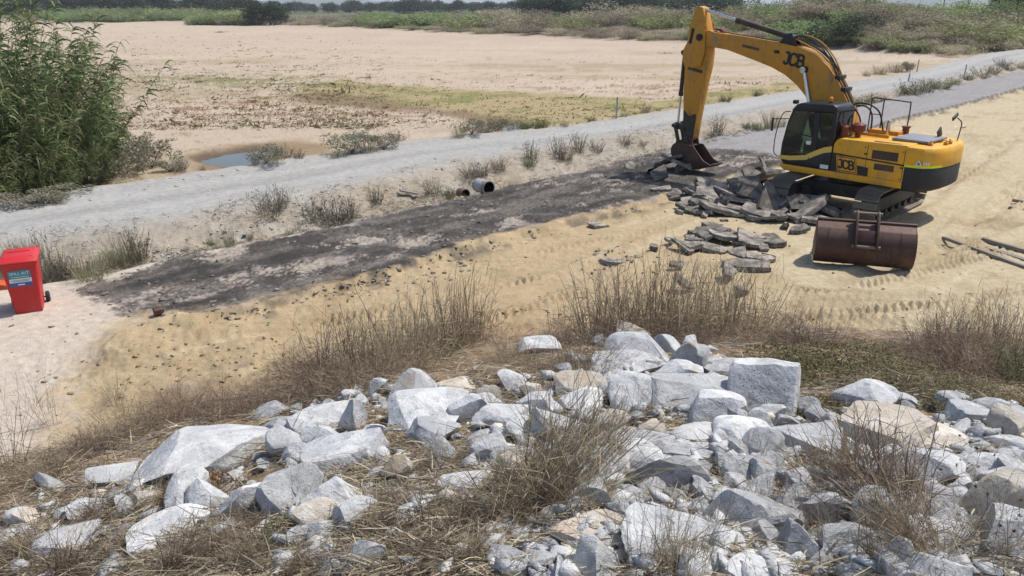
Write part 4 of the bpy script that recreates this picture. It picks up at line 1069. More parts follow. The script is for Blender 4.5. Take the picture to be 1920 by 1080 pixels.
BOULDERS = [
    (262, 500, 782, 924, 'pale', "huge flat-topped pale boulder at the left end of the rock pile, rust stained below", [((.06, -.22, 1), .50), ((-.25, -1, -.55), .42), ((.75, -.8, .12), .55), ((-1, .1, .2), .80)], 4, 5),
    (478, 597, 858, 966, 'pale', "sloping whitish slab-like rock leaning just right of the huge flat-topped boulder", [((.3, -.8, .8), .45)], 8, 4),
    (574, 688, 880, 968, 'pale', "smooth pale triangular rock below the blue-fronted block", [((-.2, -.75, .9), .42), ((.9, -.1, .6), .5)], 6, 4),
    (582, 724, 804, 888, 'blue', "squarish block with a blue-grey shaded front and a pale top", [((.1, -1, .12), .52), ((-.1, .1, 1), .55), ((.9, -.4, .2), .62)], 5, 5),
    (556, 682, 742, 812, 'pale', "pale rock lying on top behind the blue-fronted block", [], 10, 4),
    (640, 692, 737, 806, 'blue', "upright wedge of grey rock standing behind the blue-fronted block", [((.8, -.5, .3), .5)], 7, 4),
    (736, 836, 689, 752, 'pale', "peaked pale rock perched on the long cream boulder", [((.5, -.6, .8), .45), ((-.7, -.4, .7), .5)], 6, 4),
    (715, 888, 739, 814, 'pale', "long cream topped boulder under the peaked rock", [((.1, -.5, 1), .5)], 7, 5),
    (824, 897, 703, 738, 'tan', "small cream rock behind the long cream topped boulder", [], 9, 3),
    (846, 926, 727, 794, 'pale', "rounded pale cube of rock right of the long cream boulder", [((0, -1, .2), .6)], 8, 4),
    (766, 862, 786, 842, 'blue', "grey rock wedged below the long cream boulder", [], 9, 4),
    (893, 1003, 741, 803, 'pale', "cracked whitish rock in the middle of the pile with a flat crown", [((0, -.1, 1), .5)], 9, 4),
    (953, 1027, 784, 822, 'blue', "low dark grey rock below the cracked whitish rock", [], 9, 3),
    (1003, 1077, 763, 812, 'pale', "low grey rock with a flat tan top in mid pile", [((0, 0, 1), .5)], 8, 4),
    (1030, 1132, 732, 778, 'pale', "broad low rock just under the tan slab at mid pile", [], 9, 4),
    (1032, 1128, 696, 748, 'tan', "flat tan slab with a blue shaded edge above mid pile", [((0, -.2, 1), .45)], 7, 4),
    (1117, 1243, 658, 708, 'blue', "broad blue-grey slab at the top of the pile left of the white angular rock", [((0, -.5, 1), .42)], 7, 4),
    (1143, 1262, 638, 678, 'blue', "dark blue-grey rock at the very top of the pile, touching the weeds", [], 8, 4),
    (1252, 1320, 636, 698, 'pale', "white angular rock standing at the top of the pile", [((-.7, -.6, .4), .5)], 7, 4),
    (1208, 1394, 692, 788, 'pale', "big rectangular slab tilted to show its flat grey face", [((.02, -.85, .62), .38), ((0, .4, 1), .55), ((1, -.1, 0), .78), ((-1, -.1, 0), .78)], 3, 5),
    (1290, 1387, 737, 802, 'pale', "white faceted rock leaning against the big rectangular slab", [((.3, -.9, .4), .5)], 8, 4),
    (1370, 1490, 657, 784, 'pale', "tall pale rock speckled with dark leaves beside the creeping weeds", [((-.05, -.8, .75), .42), ((.9, -.1, .1), .80), ((-.1, .1, 1), .74)], 1, 5),
    (1122, 1222, 699, 778, 'pale', "pale rock between the blue-grey slab and the rectangular slab", [((0, -.6, .8), .5)], 8, 4),
    (1568, 1674, 711, 773, 'blue', "lone blue-grey rock sitting in the creeping weeds", [], 9, 4),
    (1418, 1572, 782, 862, 'blue', "wide rock with a dark shaded front and white sunlit top", [((-.35, -1, .1), .45), ((.2, -.1, 1), .55)], 6, 5),
    (1550, 1728, 756, 852, 'tan', "large tan topped block right of the wide dark-fronted rock", [((.0, -.1, 1), .52), ((-.3, -1, .15), .5), ((1, -.5, .2), .68)], 4, 5),
    (1663, 1787, 789, 854, 'tan', "cream wedge of rock at the right shoulder of the tan block", [((.4, -.6, .8), .45)], 7, 4),
    (1653, 1786, 832, 916, 'pale', "rounded grey-white boulder below the cream wedge", [((-.3, -.9, .4), .55)], 8, 5),
    (1253, 1348, 838, 876, 'blue', "long low rock with a dark front under the white faceted rock", [((0, -1, .1), .5), ((0, 0, 1), .55)], 7, 4),
    (1268, 1362, 796, 840, 'pale', "low whitish rock below the big rectangular slab", [], 9, 4),
    (1343, 1437, 779, 834, 'pale', "broad whitish rock beneath the speckled tall rock", [], 9, 4),
    (1178, 1268, 798, 862, 'blue', "grey boulder left of the long low dark-fronted rock", [], 8, 4),
    (1326, 1427, 920, 1008, 'pale', "white rock in the lower right among grey twigs", [((-.4, -.7, .5), .5)], 8, 4),
    (1178, 1378, 978, 1056, 'pale', "broad flat white rock near the bottom right of centre", [((0, -.4, 1), .42)], 7, 5),
    (1338, 1480, 1030, 1110, 'pale', "cream white rock cut by the bottom edge of the picture", [((.4, -.5, .8), .45)], 7, 4),
    (1066, 1172, 1016, 1096, 'pale', "pointed white rock at the bottom edge right of centre", [((.6, -.5, .5), .45), ((-.7, -.5, .4), .45)], 5, 4),
    (1448, 1534, 978, 1066, 'blue', "grey rock striped by twig shadows at the lower right", [], 8, 4),
    (1043, 1173, 984, 1034, 'tan', "flat tan slab near the bottom, right of the dry reed bundle", [((0, -.1, 1), .42)], 7, 4),
    (808, 918, 874, 932, 'pale', "pale rock half buried in straw at the foot of the dry reed bundle", [], 9, 4),
    (420, 494, 902, 972, 'pale', "small white block in front of the sloping whitish slab", [], 8, 4),
    (176, 272, 861, 912, 'pale', "low pale rock with a flat top left of the huge boulder", [((0, -.2, 1), .48)], 8, 4),
    (72, 184, 976, 1044, 'blue', "grey-blue slab lying in the straw at the lower left", [((0, -.35, 1), .40)], 7, 4),
    (262, 402, 958, 1024, 'pale', "wide pale slab lying in the straw below the huge boulder", [((0, -.35, 1), .38)], 7, 4),
    (118, 194, 923, 968, 'blue', "small grey slab above the grey-blue slab at lower left", [], 9, 3),
    (20, 72, 948, 988, 'pale', "small white rock near the left edge of the pile", [], 9, 3),
    (1688, 1852, 988, 1066, 'pale', "wide whitish slab at lower right among the thistles", [((0, -.4, 1), .40)], 7, 4),
    (1828, 1925, 868, 934, 'blue', "grey rock cut by the right edge of the picture", [], 9, 4),
    (1853, 1918, 811, 842, 'pale', "small pale rock near the right edge above the grey one", [], 9, 3),
    (506, 577, 799, 852, 'pale', "whitish rock between the huge boulder and the blue-fronted block", [], 9, 4),
    (718, 774, 851, 908, 'tan', "small tan stone right of the blue-fronted block", [], 9, 3),
    (690, 724, 790, 824, 'pale', "little round stone behind the blue-fronted block", [], 9, 3),
    (1128, 1202, 798, 872, 'pale', "long white rock behind the top of the dry reed bundle", [((.3, -.5, .8), .45)], 7, 4),
    (560, 640, 924, 955, 'blue', "flat grey stone tucked under the smooth triangular rock", [], 9, 3),
    (475, 540, 763, 785, 'blue', "small dark stone lying in brown weeds behind the huge boulder", [], 9, 3),
    (1580, 1660, 862, 912, 'blue', "grey rock behind the heap of pale dead stems", [], 9, 4),
    (1770, 1840, 745, 800, 'pale', "low pale rock at the edge of the dry grass, upper right of the pile", [((0, 0, 1), .45)], 9, 3),
    (1640, 1720, 915, 965, 'blue', "grey rock below the rounded grey-white boulder", [], 9, 4),
    (960, 1045, 640, 664, 'pale', "flat pale stone half buried at the foot of the sand bank", [], 9, 3),
]
for i, r_ in enumerate(BOULDERS): put_rock(i, r_[0], r_[1], r_[2], r_[3], r_[4], r_[5], r_[6], r_[7], r_[8])

# smaller stones: each its own object, copies of a few shapes
STONE = [mk("stone", *rock_vf(300 + k, 3, 11, (1, R.uniform(.7, 1), R.uniform(.5, .8)), .04), ROCKM[kd], None, True, link=False)
         for k, kd in enumerate(['pale'] * 11 + ['blue'] * 6 + ['tan'] * 3)]
for s_ in STONE: s_.data.set_sharp_from_angle(angle=math.radians(17))
def inpoly(px, py, pg):
    pg = np.array(pg, float); r = np.zeros(len(px), bool); n = len(pg)
    for i in range(n):
        a, b = pg[i], pg[(i + 1) % n]; c = ((a[1] > py) != (b[1] > py)); r ^= c & (px < a[0] + (py - a[1]) / (b[1] - a[1] + 1e-9) * (b[0] - a[0]))
    return r
PILE = [(-20, 950), (170, 880), (280, 900), (480, 800), (560, 750), (700, 720), (930, 720), (1040, 690), (1140, 640), (1330, 650), (1500, 770), (1640, 780), (1780, 740), (1940, 760), (1940, 1100), (-20, 1100)]
STRAW = [[(690, 920), (930, 900), (960, 1100), (640, 1100)], [(-10, 1000), (260, 1010), (520, 985), (640, 1100), (-10, 1100)], [(240, 880), (420, 870), (430, 950), (300, 960)]]
SHORT = {}
for l in [b_[5] for b_ in BOULDERS]:
    w = l.split(); cut = next((k for k, q in enumerate(w) if k > 2 and q in ('at', 'with', 'of', 'on', 'in', 'to', 'just', 'below', 'under', 'behind', 'between', 'leaning', 'lying', 'standing', 'beside', 'right', 'wedged', 'perched', 'tilted', 'near', 'cut', 'above', 'tucked', 'sitting', 'left', 'half', 'among', 'beneath', 'striped', 'speckled', 'and')), 5); SHORT[l] = ' '.join(w[:min(cut, 5)])
def scatter_stones():
    n = 3200; px, py = R.uniform(0, 1920, n), R.uniform(640, 1085, n)
    m = inpoly(px, py, PILE)
    for s in STRAW: m &= ~(inpoly(px, py, s) & (R.random(n) < .93))
    m &= R.random(n) < np.where(px > 950, 1.0, np.where(px > 420, .4, .3))
    px, py = px[m], py[m]; q = Gm(px, py); got = []; cnt = {}
    for p in q:
        if len(got) >= 292: break
        s = float(np.clip(R.lognormal(-1.78, .45), .08, .44))
        if any(math.hypot(p[0] - a, p[1] - b_) < (w + s * .5) * .82 for a, b_, w, _ in ROCKS): continue
        if any(math.hypot(p[0] - a, p[1] - b_) < (w + s * .5) * (.62 if p[0] > .2 else .8) for a, b_, w in got): continue
        got.append((p[0], p[1], s / 2))
        j = int(R.integers(len(STONE))); kd = ['pale', 'grey', 'tan'][0 if j < 11 else 1 if j < 17 else 2]
        o = STONE[j].copy(); COL.objects.link(o)
        o.scale = (s * 1.5, s * R.uniform(1.1, 1.5), s * R.uniform(1.1, 1.7)); o.rotation_euler = (R.uniform(-.4, .4), R.uniform(-.4, .4), R.uniform(0, 6.28))
        o.location = (p[0], p[1], p[2] + s * R.uniform(.10, .34 if p[0] > .2 else .16))
        near = min(ROCKS, key=lambda t: math.hypot(p[0] - t[0], p[1] - t[1]) - t[2])
        size = "small" if s < .17 else "middling" if s < .27 else "sizeable"
        nm = SHORT[near[3]]
        a_ = math.atan2(p[1] - near[1], p[0] - near[0]); rel = "behind" if .8 < a_ < 2.35 else "in front of" if -2.35 < a_ < -.8 else "right of" if abs(a_) <= .8 else "left of"
        o.name = "stone"; tag(o, f"{size} {kd} stone {rel} the {nm}", "stone", "loose stones of the rock pile")
scatter_stones()

def chips(name, pts, smin, smax, mat, flat=.6, lift=.15, sub=1):
    n = len(pts); lib = [rock_vf(900 + k, sub, 1, (1.25, R.uniform(.7, 1.2), flat * R.uniform(.7, 1.4)), .0, [(R.normal(size=3), R.uniform(.22, .55)) for _ in range(6)]) for k in range(24)]
    Vs, Fs, off = [], [], 0
    for p in pts:
        V, F = lib[R.integers(24)]; s = smin * (smax / smin) ** R.random() ** 1.6
        a = R.uniform(0, 6.28); c_, s_ = math.cos(a), math.sin(a)
        W = V * s * 1.3; W = np.stack([W[:, 0] * c_ - W[:, 1] * s_, W[:, 0] * s_ + W[:, 1] * c_, W[:, 2]], -1)
        Vs.append(W + p + [0, 0, s * lift]); Fs.append(F + off); off += len(V)
    return mk(name, np.concatenate(Vs), np.concatenate(Fs), mat)

def pile_chips():
    n = 11500; px, py = R.uniform(0, 1920, n), R.uniform(640, 1085, n); m = inpoly(px, py, PILE) & (R.random(n) < np.where(px > 900, .85, .25))
    q = Gm(px[m], py[m])
    k = R.random(len(q)) < .8
    k2 = k & (R.random(len(q)) < .5)
    tag(chips("rock_rubble", q[k & ~k2], .03, .16, ROCKM['pale'], .75), kind='stuff'); tag(chips("grey_rubble", q[k2], .03, .18, ROCKM['blue'], .75), kind='stuff'); tag(chips("tan_rubble", q[~k], .02, .11, ROCKM['tan'], .65), kind='stuff')
pile_chips()

# ------------------------------------------------------------------ broken asphalt
M_ASPH = None
def m_asph():
    b = NB("broken_asphalt"); r = b.rand()
    n1 = b.noise(5, 5, .65); n2 = b.noise(45, 3, .7)
    c = b.mix(b.ramp(n1, .40, .66), (.11, .098, .086), (.27, .24, .205)); c = b.mix(b.math('MULTIPLY', b.ramp(n2, .55, .7), .5), c, (.27, .25, .22))
    val = b.n("ShaderNodeHueSaturation"); b.put(val.inputs["Value"], b.math('ADD', b.math('MULTIPLY', r, .9), .65)); b.t.links.new(c, val.inputs["Color"])
    b.bump(b.math('ADD', n2, n1), .5, .02)
    return b.fin(val.outputs[0], .92, .2)
M_ASPH = m_asph()
def slab_mesh(seed, th=.11):
    r = np.random.default_rng(seed); n = r.integers(5, 8); a = np.sort(r.uniform(0, 2 * math.pi, n) * .35 + np.arange(n) * 2 * math.pi / n * .65 * 1.54)
    rad = r.uniform(.38, .6, n); top = [(rad[i] * math.cos(a[i]), rad[i] * .75 * math.sin(a[i])) for i in range(n)]
    # ragged outline
    pts = []
    for i in range(n):
        p, q = top[i], top[(i + 1) % n]
        for k in range(4):
            t = k / 4; j = .018 if k else 0
            pts.append((p[0] + (q[0] - p[0]) * t + r.uniform(-j, j), p[1] + (q[1] - p[1]) * t + r.uniform(-j, j)))
    m = len(pts); bm = nb()
    extr(bm, [[(x * 1.02 + r.uniform(-.01, .01), y * 1.02 + r.uniform(-.01, .01), z) for x, y in pts] if z < 0 else [(x, y, z + r.uniform(-.006, .006)) for x, y in pts] for z in (-th / 2, th * .1, th / 2)])
    o = obj("asphalt_slab", bm, M_ASPH, None, 20); COL.objects.unlink(o); return o
SLAB = [slab_mesh(500 + k, [.10, .13, .09, .16][k % 4]) for k in range(10)]
def slab(px, py, wpx, tx, ty, rz, label, group, lift=.0, j=None):
    p = G(px, py); w = wpx / FPX * depth_of(p); o = SLAB[int(R.integers(10)) if j is None else j].copy(); COL.objects.link(o); o.name = "asphalt_slab"
    o.scale = (w, w * R.uniform(.85, 1.15), min(.85, .45 + w * .35)); o.rotation_euler = (tx, ty, rz)
    o.location = (p[0], p[1], p[2] + .05 * w + abs(math.sin(tx)) * w * .30 + lift); tag(o, label, "asphalt slab", group); return o
G1 = "broken asphalt slabs heaped in front of the excavator"
big = [(1440, 398, 96, .75, .35, .3, "largest tilted slab of the heap, leaning on the left crawler track"), (1478, 392, 70, .9, -.2, .9, "slab leaning against the largest tilted slab"),
       (1380, 397, 80, .15, .1, .2, "flat light slab lying left of the largest tilted slab"), (1340, 372, 74, .45, .3, -.4, "long thin slab sloping down at the left of the heap"),
       (1428, 322, 46, 1.1, .1, 1.2, "upright slab standing on the sand step below the cab"), (1450, 332, 52, .3, .2, .2, "slab lying beside the upright one below the cab"),
       (1405, 345, 56, .5, -.3, .5, "dark slab at the trench edge behind the heap"), (1500, 415, 60, .1, .1, 0.1, "flat slab right of the heap beside the wide bucket"),
       (1530, 418, 70, .06, .05, .4, "flat grey slab touching the left side of the wide bucket"), (1462, 412, 62, .2, .1, .8, "low slab at the front foot of the heap"),
       (1320, 395, 54, .3, .2, .1, "small light slab at the left foot of the heap"), (1500, 437, 46, .15, -.1, .6, "lump of slab on the sand left of the wide bucket"),
       (1465, 385, 100, .55, -.2, .8, "broad slab tilted up against the left track beside the largest one"), (1400, 372, 92, .35, .25, -.3, "broad flat slab at the crown of the heap"), (1510, 392, 84, .30, -.25, .4, "broad slab overlapping the track foot at the right of the heap"), (1350, 400, 84, .12, .2, .5, "broad thin slab sliding off the left foot of the heap"), (1430, 408, 88, .2, .1, -.2, "broad thin slab lying at the front of the heap"), (1542, 404, 70, .3, .1, .1, "slab squeezed between the heap and the wide bucket"), (1310, 372, 72, .2, -.2, .3, "thin slab at the heap's far left end"),
       (1526, 372, 60, .4, .2, .2, "slab lying in the shadow under the excavator body")]
for q in big: slab(*q[:6], q[6], G1, .04)
G2 = "asphalt blocks among the straw stems"
for q in [(1385, 487, 44, .5, .1, .2, "squarish dark block on the sand behind the tall straw stems", .1), (1405, 505, 88, .06, .02, -.05, "long grey slab lying under the squarish block", 0), (1425, 490, 60, .1, .1, .2, "slab right of the squarish block", .05),
          (1362, 525, 56, .5, .3, .5, "brownish block half hidden in the straw stems", .1), (1385, 553, 44, .3, .3, .9, "small broken block near the foot of the straw stems", .05), (1268, 505, 30, .6, .2, .2, "round dark lump left of the straw stems", .05), (1280, 545, 46, .5, .5, .3, "grey block low in the straw stems", .1),
          (1340, 470, 60, .15, .1, .2, "thin dark slab lying flat on the sand ridge", 0), (1150, 492, 44, .15, .1, .1, "thin dark slab left of the straw stems", 0), (1300, 465, 52, .1, .15, .3, "dark slab at the top of the sand ridge", 0), (1120, 425, 40, .1, .1, .3, "flat fragment beside the old road edge", 0)]:
    slab(*q[:6], q[6], G2, q[7])
def heap():
    k = 0
    for cx, cy, sx, sy, n in ((1400, 378, 85, 28, 58), (1330, 380, 60, 22, 26), (1490, 405, 50, 18, 16), (1330, 462, 130, 22, 22), (1250, 320, 70, 14, 8)):
        for _ in range(n):
            x, y = R.normal(cx, sx * .55), R.normal(cy, sy * .6)
            if x > 1570 or y > 475: continue
            up = max(0, 1 - abs(x - cx) / sx) * max(0, 1 - abs(y - cy) / sy)
            w = R.uniform(18, 42) if R.random() < .55 else R.uniform(42, 88)
            s = "small" if w < 22 else "middling" if w < 38 else "large flat"
            side = "left side" if x < cx - 20 else "right side" if x > cx + 25 else "middle"
            where = "of the asphalt heap by the excavator" if cy < 430 else "of the fragments on the sand ridge"
            slab(x, y, w, R.normal(0, .32 if cy < 430 else .12), R.normal(0, .28 if cy < 430 else .10), R.uniform(0, 6.28), f"{s} broken slab in the {side} {where}", G1 if cy < 430 else G2, .22 * up)
heap()
def asphalt_rubble():
    pts = []
    def along(path, n, spread):
        path = np.array(path, float); seg = R.integers(0, len(path) - 1, n); t = R.random(n)
        a = path[seg] + (path[seg + 1] - path[seg]) * t[:, None]; return a + R.normal(size=(n, 2)) * [spread * 2, spread]
    ed = [(300, 606), (467, 590), (560, 565), (640, 548), (733, 520), (883, 468), (983, 445), (1093, 414), (1183, 393), (1300, 365), (1400, 345)]
    a = np.concatenate([along(ed, 260, 6), along(ed, 330, 18), along([(640, 545), (733, 522), (820, 500), (900, 470), (1000, 455)], 320, 15), along([(1300, 385), (1400, 385), (1520, 400)], 800, 16), along([(1080, 500), (1200, 475), (1330, 460), (1480, 440)], 420, 12),
                        along([(1150, 300), (1250, 300), (1400, 300)], 240, 10), along([(150, 545), (230, 560)], 160, 8), along([(250, 540), (420, 490), (900, 410), (1180, 330)], 900, 34)])
    q = Gm(a[:, 0], a[:, 1]); q = q[fbm(q[:, 0] * .9, q[:, 1] * .9, 171, 3) + R.normal(size=len(q)) * .25 > -.08]
    tag(chips("asphalt_rubble", q, .010, .10, M_ASPH, .55), kind='stuff')
    a = np.concatenate([along([(230, 690), (420, 700), (560, 650)], 260, 30), along([(700, 640), (1000, 570), (1250, 470)], 160, 40), along([(1500, 560), (1900, 480)], 90, 40), along([(40, 640), (120, 760)], 60, 40)])
    q = Gm(a[:, 0], a[:, 1]); b_ = NB("soil_clod"); m = b_.fin(b_.mix(b_.noise(8, 4), (.20, .14, .075), (.36, .27, .15)), .95, .1)
    tag(chips("soil_clods", q, .010, .07, m, .7), kind='stuff')
    a = np.concatenate([along([(330, 425), (640, 360), (960, 300), (1230, 250)], 420, 16), along([(100, 500), (330, 470), (640, 405), (1000, 325)], 420, 12), along([(1400, 225), (1700, 172), (1850, 140)], 160, 8), along([(60, 385), (370, 335), (600, 300)], 160, 8)])
    q = Gm(a[:, 0], a[:, 1]); tag(chips("verge_stones", q[::2], .02, .09, ROCKM['tan'], .6), kind='stuff')
asphalt_rubble()
def rusty_can():
    p = G(296, 592); bm = nb(); tube(bm, [(-.07, 0, .09), (.02, 0, .10), (.07, .02, .11)], [.085, .09, .07], 10); o = obj("rusty_can", bm, M_RUST, None, 25); o.location = p; o.rotation_euler = (.2, .1, .7)
    tag(o, "crumpled rusty can lying at the near edge of the black asphalt", "can")
rusty_can()

# ------------------------------------------------------------------ vegetation
def m_leaf(name, trans=.25, rough=.6, vary=.5):
    b = NB(name); r = b.rand()
    c = b.attr()
    hs = b.n("ShaderNodeHueSaturation"); b.put(hs.inputs["Value"], b.math('ADD', b.math('MULTIPLY', r, vary), 1 - vary / 2)); b.put(hs.inputs["Hue"], b.math('ADD', b.math('MULTIPLY', r, .03), .485)); b.t.links.new(c, hs.inputs["Color"])
    b.fin(hs.outputs[0], rough, .25)
    tl = b.n("ShaderNodeBsdfTranslucent"); b.t.links.new(hs.outputs[0], tl.inputs[0])
    mx = b.n("ShaderNodeMixShader"); mx.inputs[0].default_value = trans
    b.t.links.new(b.b.outputs[0], mx.inputs[1]); b.t.links.new(tl.outputs[0], mx.inputs[2]); b.t.links.new(mx.outputs[0], b.out.inputs[0])
    return b.m
M_LEAF = m_leaf("living_leaves", .35); M_DRY = m_leaf("dry_stems", .28, .8); M_FAR = m_leaf("far_foliage", .3, .7, .7)

def unit(v): return v / (np.linalg.norm(v, axis=-1, keepdims=True) + 1e-9)
def ribbons(Bp, D, L, Wd, droop=0.0, side=None, nseg=3, col=None, taper=.8, r=None, lift_w=None):
    """curved tapering strips: base points, start directions, lengths, widths"""
    r = r or R; n = len(Bp); D = unit(D); L = np.broadcast_to(L, n); Wd = np.broadcast_to(Wd, n); droop = np.broadcast_to(droop, n)
    sd = unit(r.normal(size=(n, 3)) * [1, 1, .3]) if side is None else side
    pe = unit(np.cross(D, unit(r.normal(size=(n, 3)))))
    rows = []
    for k in range(nseg + 1):
        t = k / nseg
        p = Bp + D * (L * t)[:, None] + np.array([0, 0, -1.]) * (droop * L * t * t)[:, None] + sd * (L * .12 * t * t)[:, None]
        w = pe * (Wd * .5 * (1 - taper * t ** 1.5))[:, None]
        rows += [p - w, p + w]
    V = np.stack(rows, 1).reshape(-1, 3); m = 2 * (nseg + 1)
    q = np.array([[2 * k, 2 * k + 1, 2 * k + 3, 2 * k + 2] for k in range(nseg)])
    F = (np.arange(n)[:, None, None] * m + q[None]).reshape(-1, 4)
    T = np.repeat(col if col is not None else np.ones((n, 3)) * .3, m, 0)
    return V, F, T
def bladed(Bp, D, L, Wd, droop, col, r, nseg=3):                            # leaf: wide in its middle
    n = len(Bp); D = unit(D); pe = unit(np.cross(D, unit(r.normal(size=(n, 3)) + [0, 0, .6]))); rows = []
    for k in range(nseg + 1):
        t = k / nseg; p = Bp + D * (L * t)[:, None] + np.array([0, 0, -1.]) * (droop * L * t * t)[:, None]
        w = pe * (Wd * (.12 + .88 * math.sin(math.pi * min(1, .15 + .85 * t)) ** .8) * .5)[:, None]; rows += [p - w, p + w]
    V = np.stack(rows, 1).reshape(-1, 3); m = 2 * (nseg + 1)
    q = np.array([[2 * k, 2 * k + 1, 2 * k + 3, 2 * k + 2] for k in range(nseg)])
    return V, (np.arange(n)[:, None, None] * m + q[None]).reshape(-1, 4), np.repeat(col, m, 0)
def merge(parts):
    Vs, Fs, Ts, off = [], [], [], 0
    for V, F, T in parts: Vs.append(V); Fs.append(F + off); Ts.append(T); off += len(V)
    return np.concatenate(Vs), np.concatenate(Fs), np.concatenate(Ts)
def cols(r, n, pal, jit=.18):
    pal = np.array(pal); return pal[r.integers(len(pal), size=n)] * (1 + r.uniform(-jit, jit, (n, 1)))
def along(V0, D, L, t, droop, sd):                                          # points on ribbon axes
    return V0 + D * (L * t)[:, None] + np.array([0, 0, -1.]) * (droop * L * t * t)[:, None] + sd * (L * .12 * t * t)[:, None]

STRAWC = [(.39, .32, .22), (.33, .26, .175), (.24, .18, .125), (.48, .41, .30), (.18, .135, .10)]
PALEC = [(.47, .41, .31), (.38, .32, .23), (.30, .245, .17), (.52, .46, .36)]
BROWNC = [(.22, .165, .12), (.28, .22, .16), (.155, .12, .09), (.37, .295, .21)]
GREYC = [(.17, .14, .11), (.23, .195, .155), (.13, .11, .085), (.28, .245, .19)]

def stems_clump(seed, n, H, rad, lean, pal, width=.008, fuzz=300, bias=(0, 0), twigs=3, heads=False, leafc=None, nleaf=0, stiff=.08, leafs=.05):
    r = np.random.default_rng(seed); B0 = np.zeros((n, 3)); a = r.uniform(0, 6.28, n); q = rad * np.sqrt(r.random(n)); B0[:, 0], B0[:, 1] = q * np.cos(a), q * np.sin(a); B0[:, 2] = -.05
    D = unit(np.stack([np.cos(a) * q / rad * lean + r.normal(size=n) * lean * .6 + bias[0], np.sin(a) * q / rad * lean + r.normal(size=n) * lean * .6 + bias[1], np.ones(n)], -1))
    L = H * r.uniform(.35, 1, n) ** .8; dr = np.abs(r.normal(size=n)) * stiff; sd = unit(r.normal(size=(n, 3)) * [1, 1, .2])
    parts = [ribbons(B0, D, L, width * r.uniform(.7, 1.4, n), dr, sd, 5, cols(r, n, pal), .6, r)]
    for k in range(twigs):
        i = r.integers(n, size=n); t = r.uniform(.35, .95, n); pb = along(B0[i], D[i], L[i], t, dr[i], sd[i])
        parts.append(ribbons(pb, unit(D[i] + r.normal(size=(n, 3)) * .55), L[i] * r.uniform(.12, .35, n), width * .6, r.uniform(-.1, .3, n), None, 3, cols(r, n, pal), .7, r))
    if fuzz:
        Bf = np.stack([r.normal(size=fuzz) * rad * .8, r.normal(size=fuzz) * rad * .8, np.abs(r.normal(size=fuzz)) * H * .12], -1)
        parts.append(ribbons(Bf, r.normal(size=(fuzz, 3)) * [1, 1, .55] + [0, 0, .25], H * r.uniform(.12, .4, fuzz), width * .75, r.uniform(0, .5, fuzz), None, 3, cols(r, fuzz, pal), .7, r))
    if nleaf:
        i = r.integers(n, size=nleaf); t = r.uniform(.15, 1, nleaf); pb = along(B0[i], D[i], L[i], t, dr[i], sd[i]) + r.normal(size=(nleaf, 3)) * leafs * .6
        parts.append(bladed(pb, r.normal(size=(nleaf, 3)) + [0, 0, .3], leafs * r.uniform(.6, 1.5, nleaf), leafs * .42 * r.uniform(.7, 1.3, nleaf), r.uniform(0, .5, nleaf), cols(r, nleaf, leafc), r, 2))
    if heads:
        tip = along(B0, D, L, np.ones(n), dr, sd); m = 26; i = np.repeat(np.arange(n), m)
        parts.append(ribbons(tip[i] , r.normal(size=(n * m, 3)), .022 * r.uniform(.7, 1.3, n * m), .008, 0, None, 1, cols(r, n * m, [(.06, .04, .028), (.10, .07, .045)]), .4, r))
    return merge(parts)

def creeping(seed, rad, H, n, pal, size=.05):
    r = np.random.default_rng(seed); a = r.uniform(0, 6.28, n); q = rad * r.random(n) ** .6
    lump = .55 + .45 * np.sin(a * 3 + seed) * np.cos(q * 5 / rad)
    B0 = np.stack([q * np.cos(a) * 1.3, q * np.sin(a), H * (1 - (q / rad) ** 2) * r.random(n) ** .5 * lump], -1)
    lf = bladed(B0, r.normal(size=(n, 3)) + [0, 0, .2], size * r.uniform(.5, 1.5, n), size * .5 * r.uniform(.6, 1.3, n), r.uniform(0, .4, n), cols(r, n, pal, .3), r, 2)
    m = n // 3; B1 = B0[:m].copy(); B1[:, 2] *= .5
    st = ribbons(B1, r.normal(size=(m, 3)) * [1, 1, .5] + [0, 0, .3], size * 3 * r.uniform(.5, 1.5, m), .005, .2, None, 3, cols(r, m, BROWNC), .5, r)
    return merge([lf, st])

def reeds(seed, H, rad, n, leaves, pal, lsize, wind=(.5, 0), lw=.05, squash=1.0, culm=(.17, .19, .075)):
    """tall cane clump: culms with alternating drooping leaves"""
    r = np.random.default_rng(seed); a = r.uniform(0, 6.28, n); q = rad * np.sqrt(r.random(n)) * .75
    B0 = np.stack([q * np.cos(a), q * np.sin(a) * squash, np.full(n, -.2)], -1); out = np.stack([np.cos(a), np.sin(a)], -1) * (q / rad)[:, None]
    D = unit(np.stack([out[:, 0] * .40 + wind[0] * .25 + r.normal(size=n) * .12, out[:, 1] * .40 + wind[1] * .25 + r.normal(size=n) * .12, np.ones(n)], -1))
    L = H * r.uniform(.55, 1.05, n) * (1.08 - .45 * (q / rad)); dr = np.abs(r.normal(size=n)) * .10 + .04; sd = unit(np.stack([out[:, 0] + wind[0], out[:, 1] + wind[1], 0 * a], -1) + r.normal(size=(n, 3)) * .2)
    parts = [ribbons(B0, D, L, lw * .5, dr, sd, 5, cols(r, n, [culm, (culm[0] * 1.5, culm[1] * 1.3, culm[2] * 1.2)]), .6, r)]
    m = n * leaves; i = np.repeat(np.arange(n), leaves); t = np.clip(r.uniform(.12, 1.0, m), 0, 1); pb = along(B0[i], D[i], L[i], t, dr[i], sd[i])
    az = r.uniform(0, 6.28, m); ld = np.stack([np.cos(az) + wind[0], np.sin(az) + wind[1], r.uniform(.2, 1.0, m)], -1)
    parts.append(bladed(pb, ld, lsize * r.uniform(.55, 1.25, m), lw * r.uniform(.6, 1.3, m), r.uniform(.35, 1.0, m), cols(r, m, pal, .25), r, 4))
    return merge(parts)

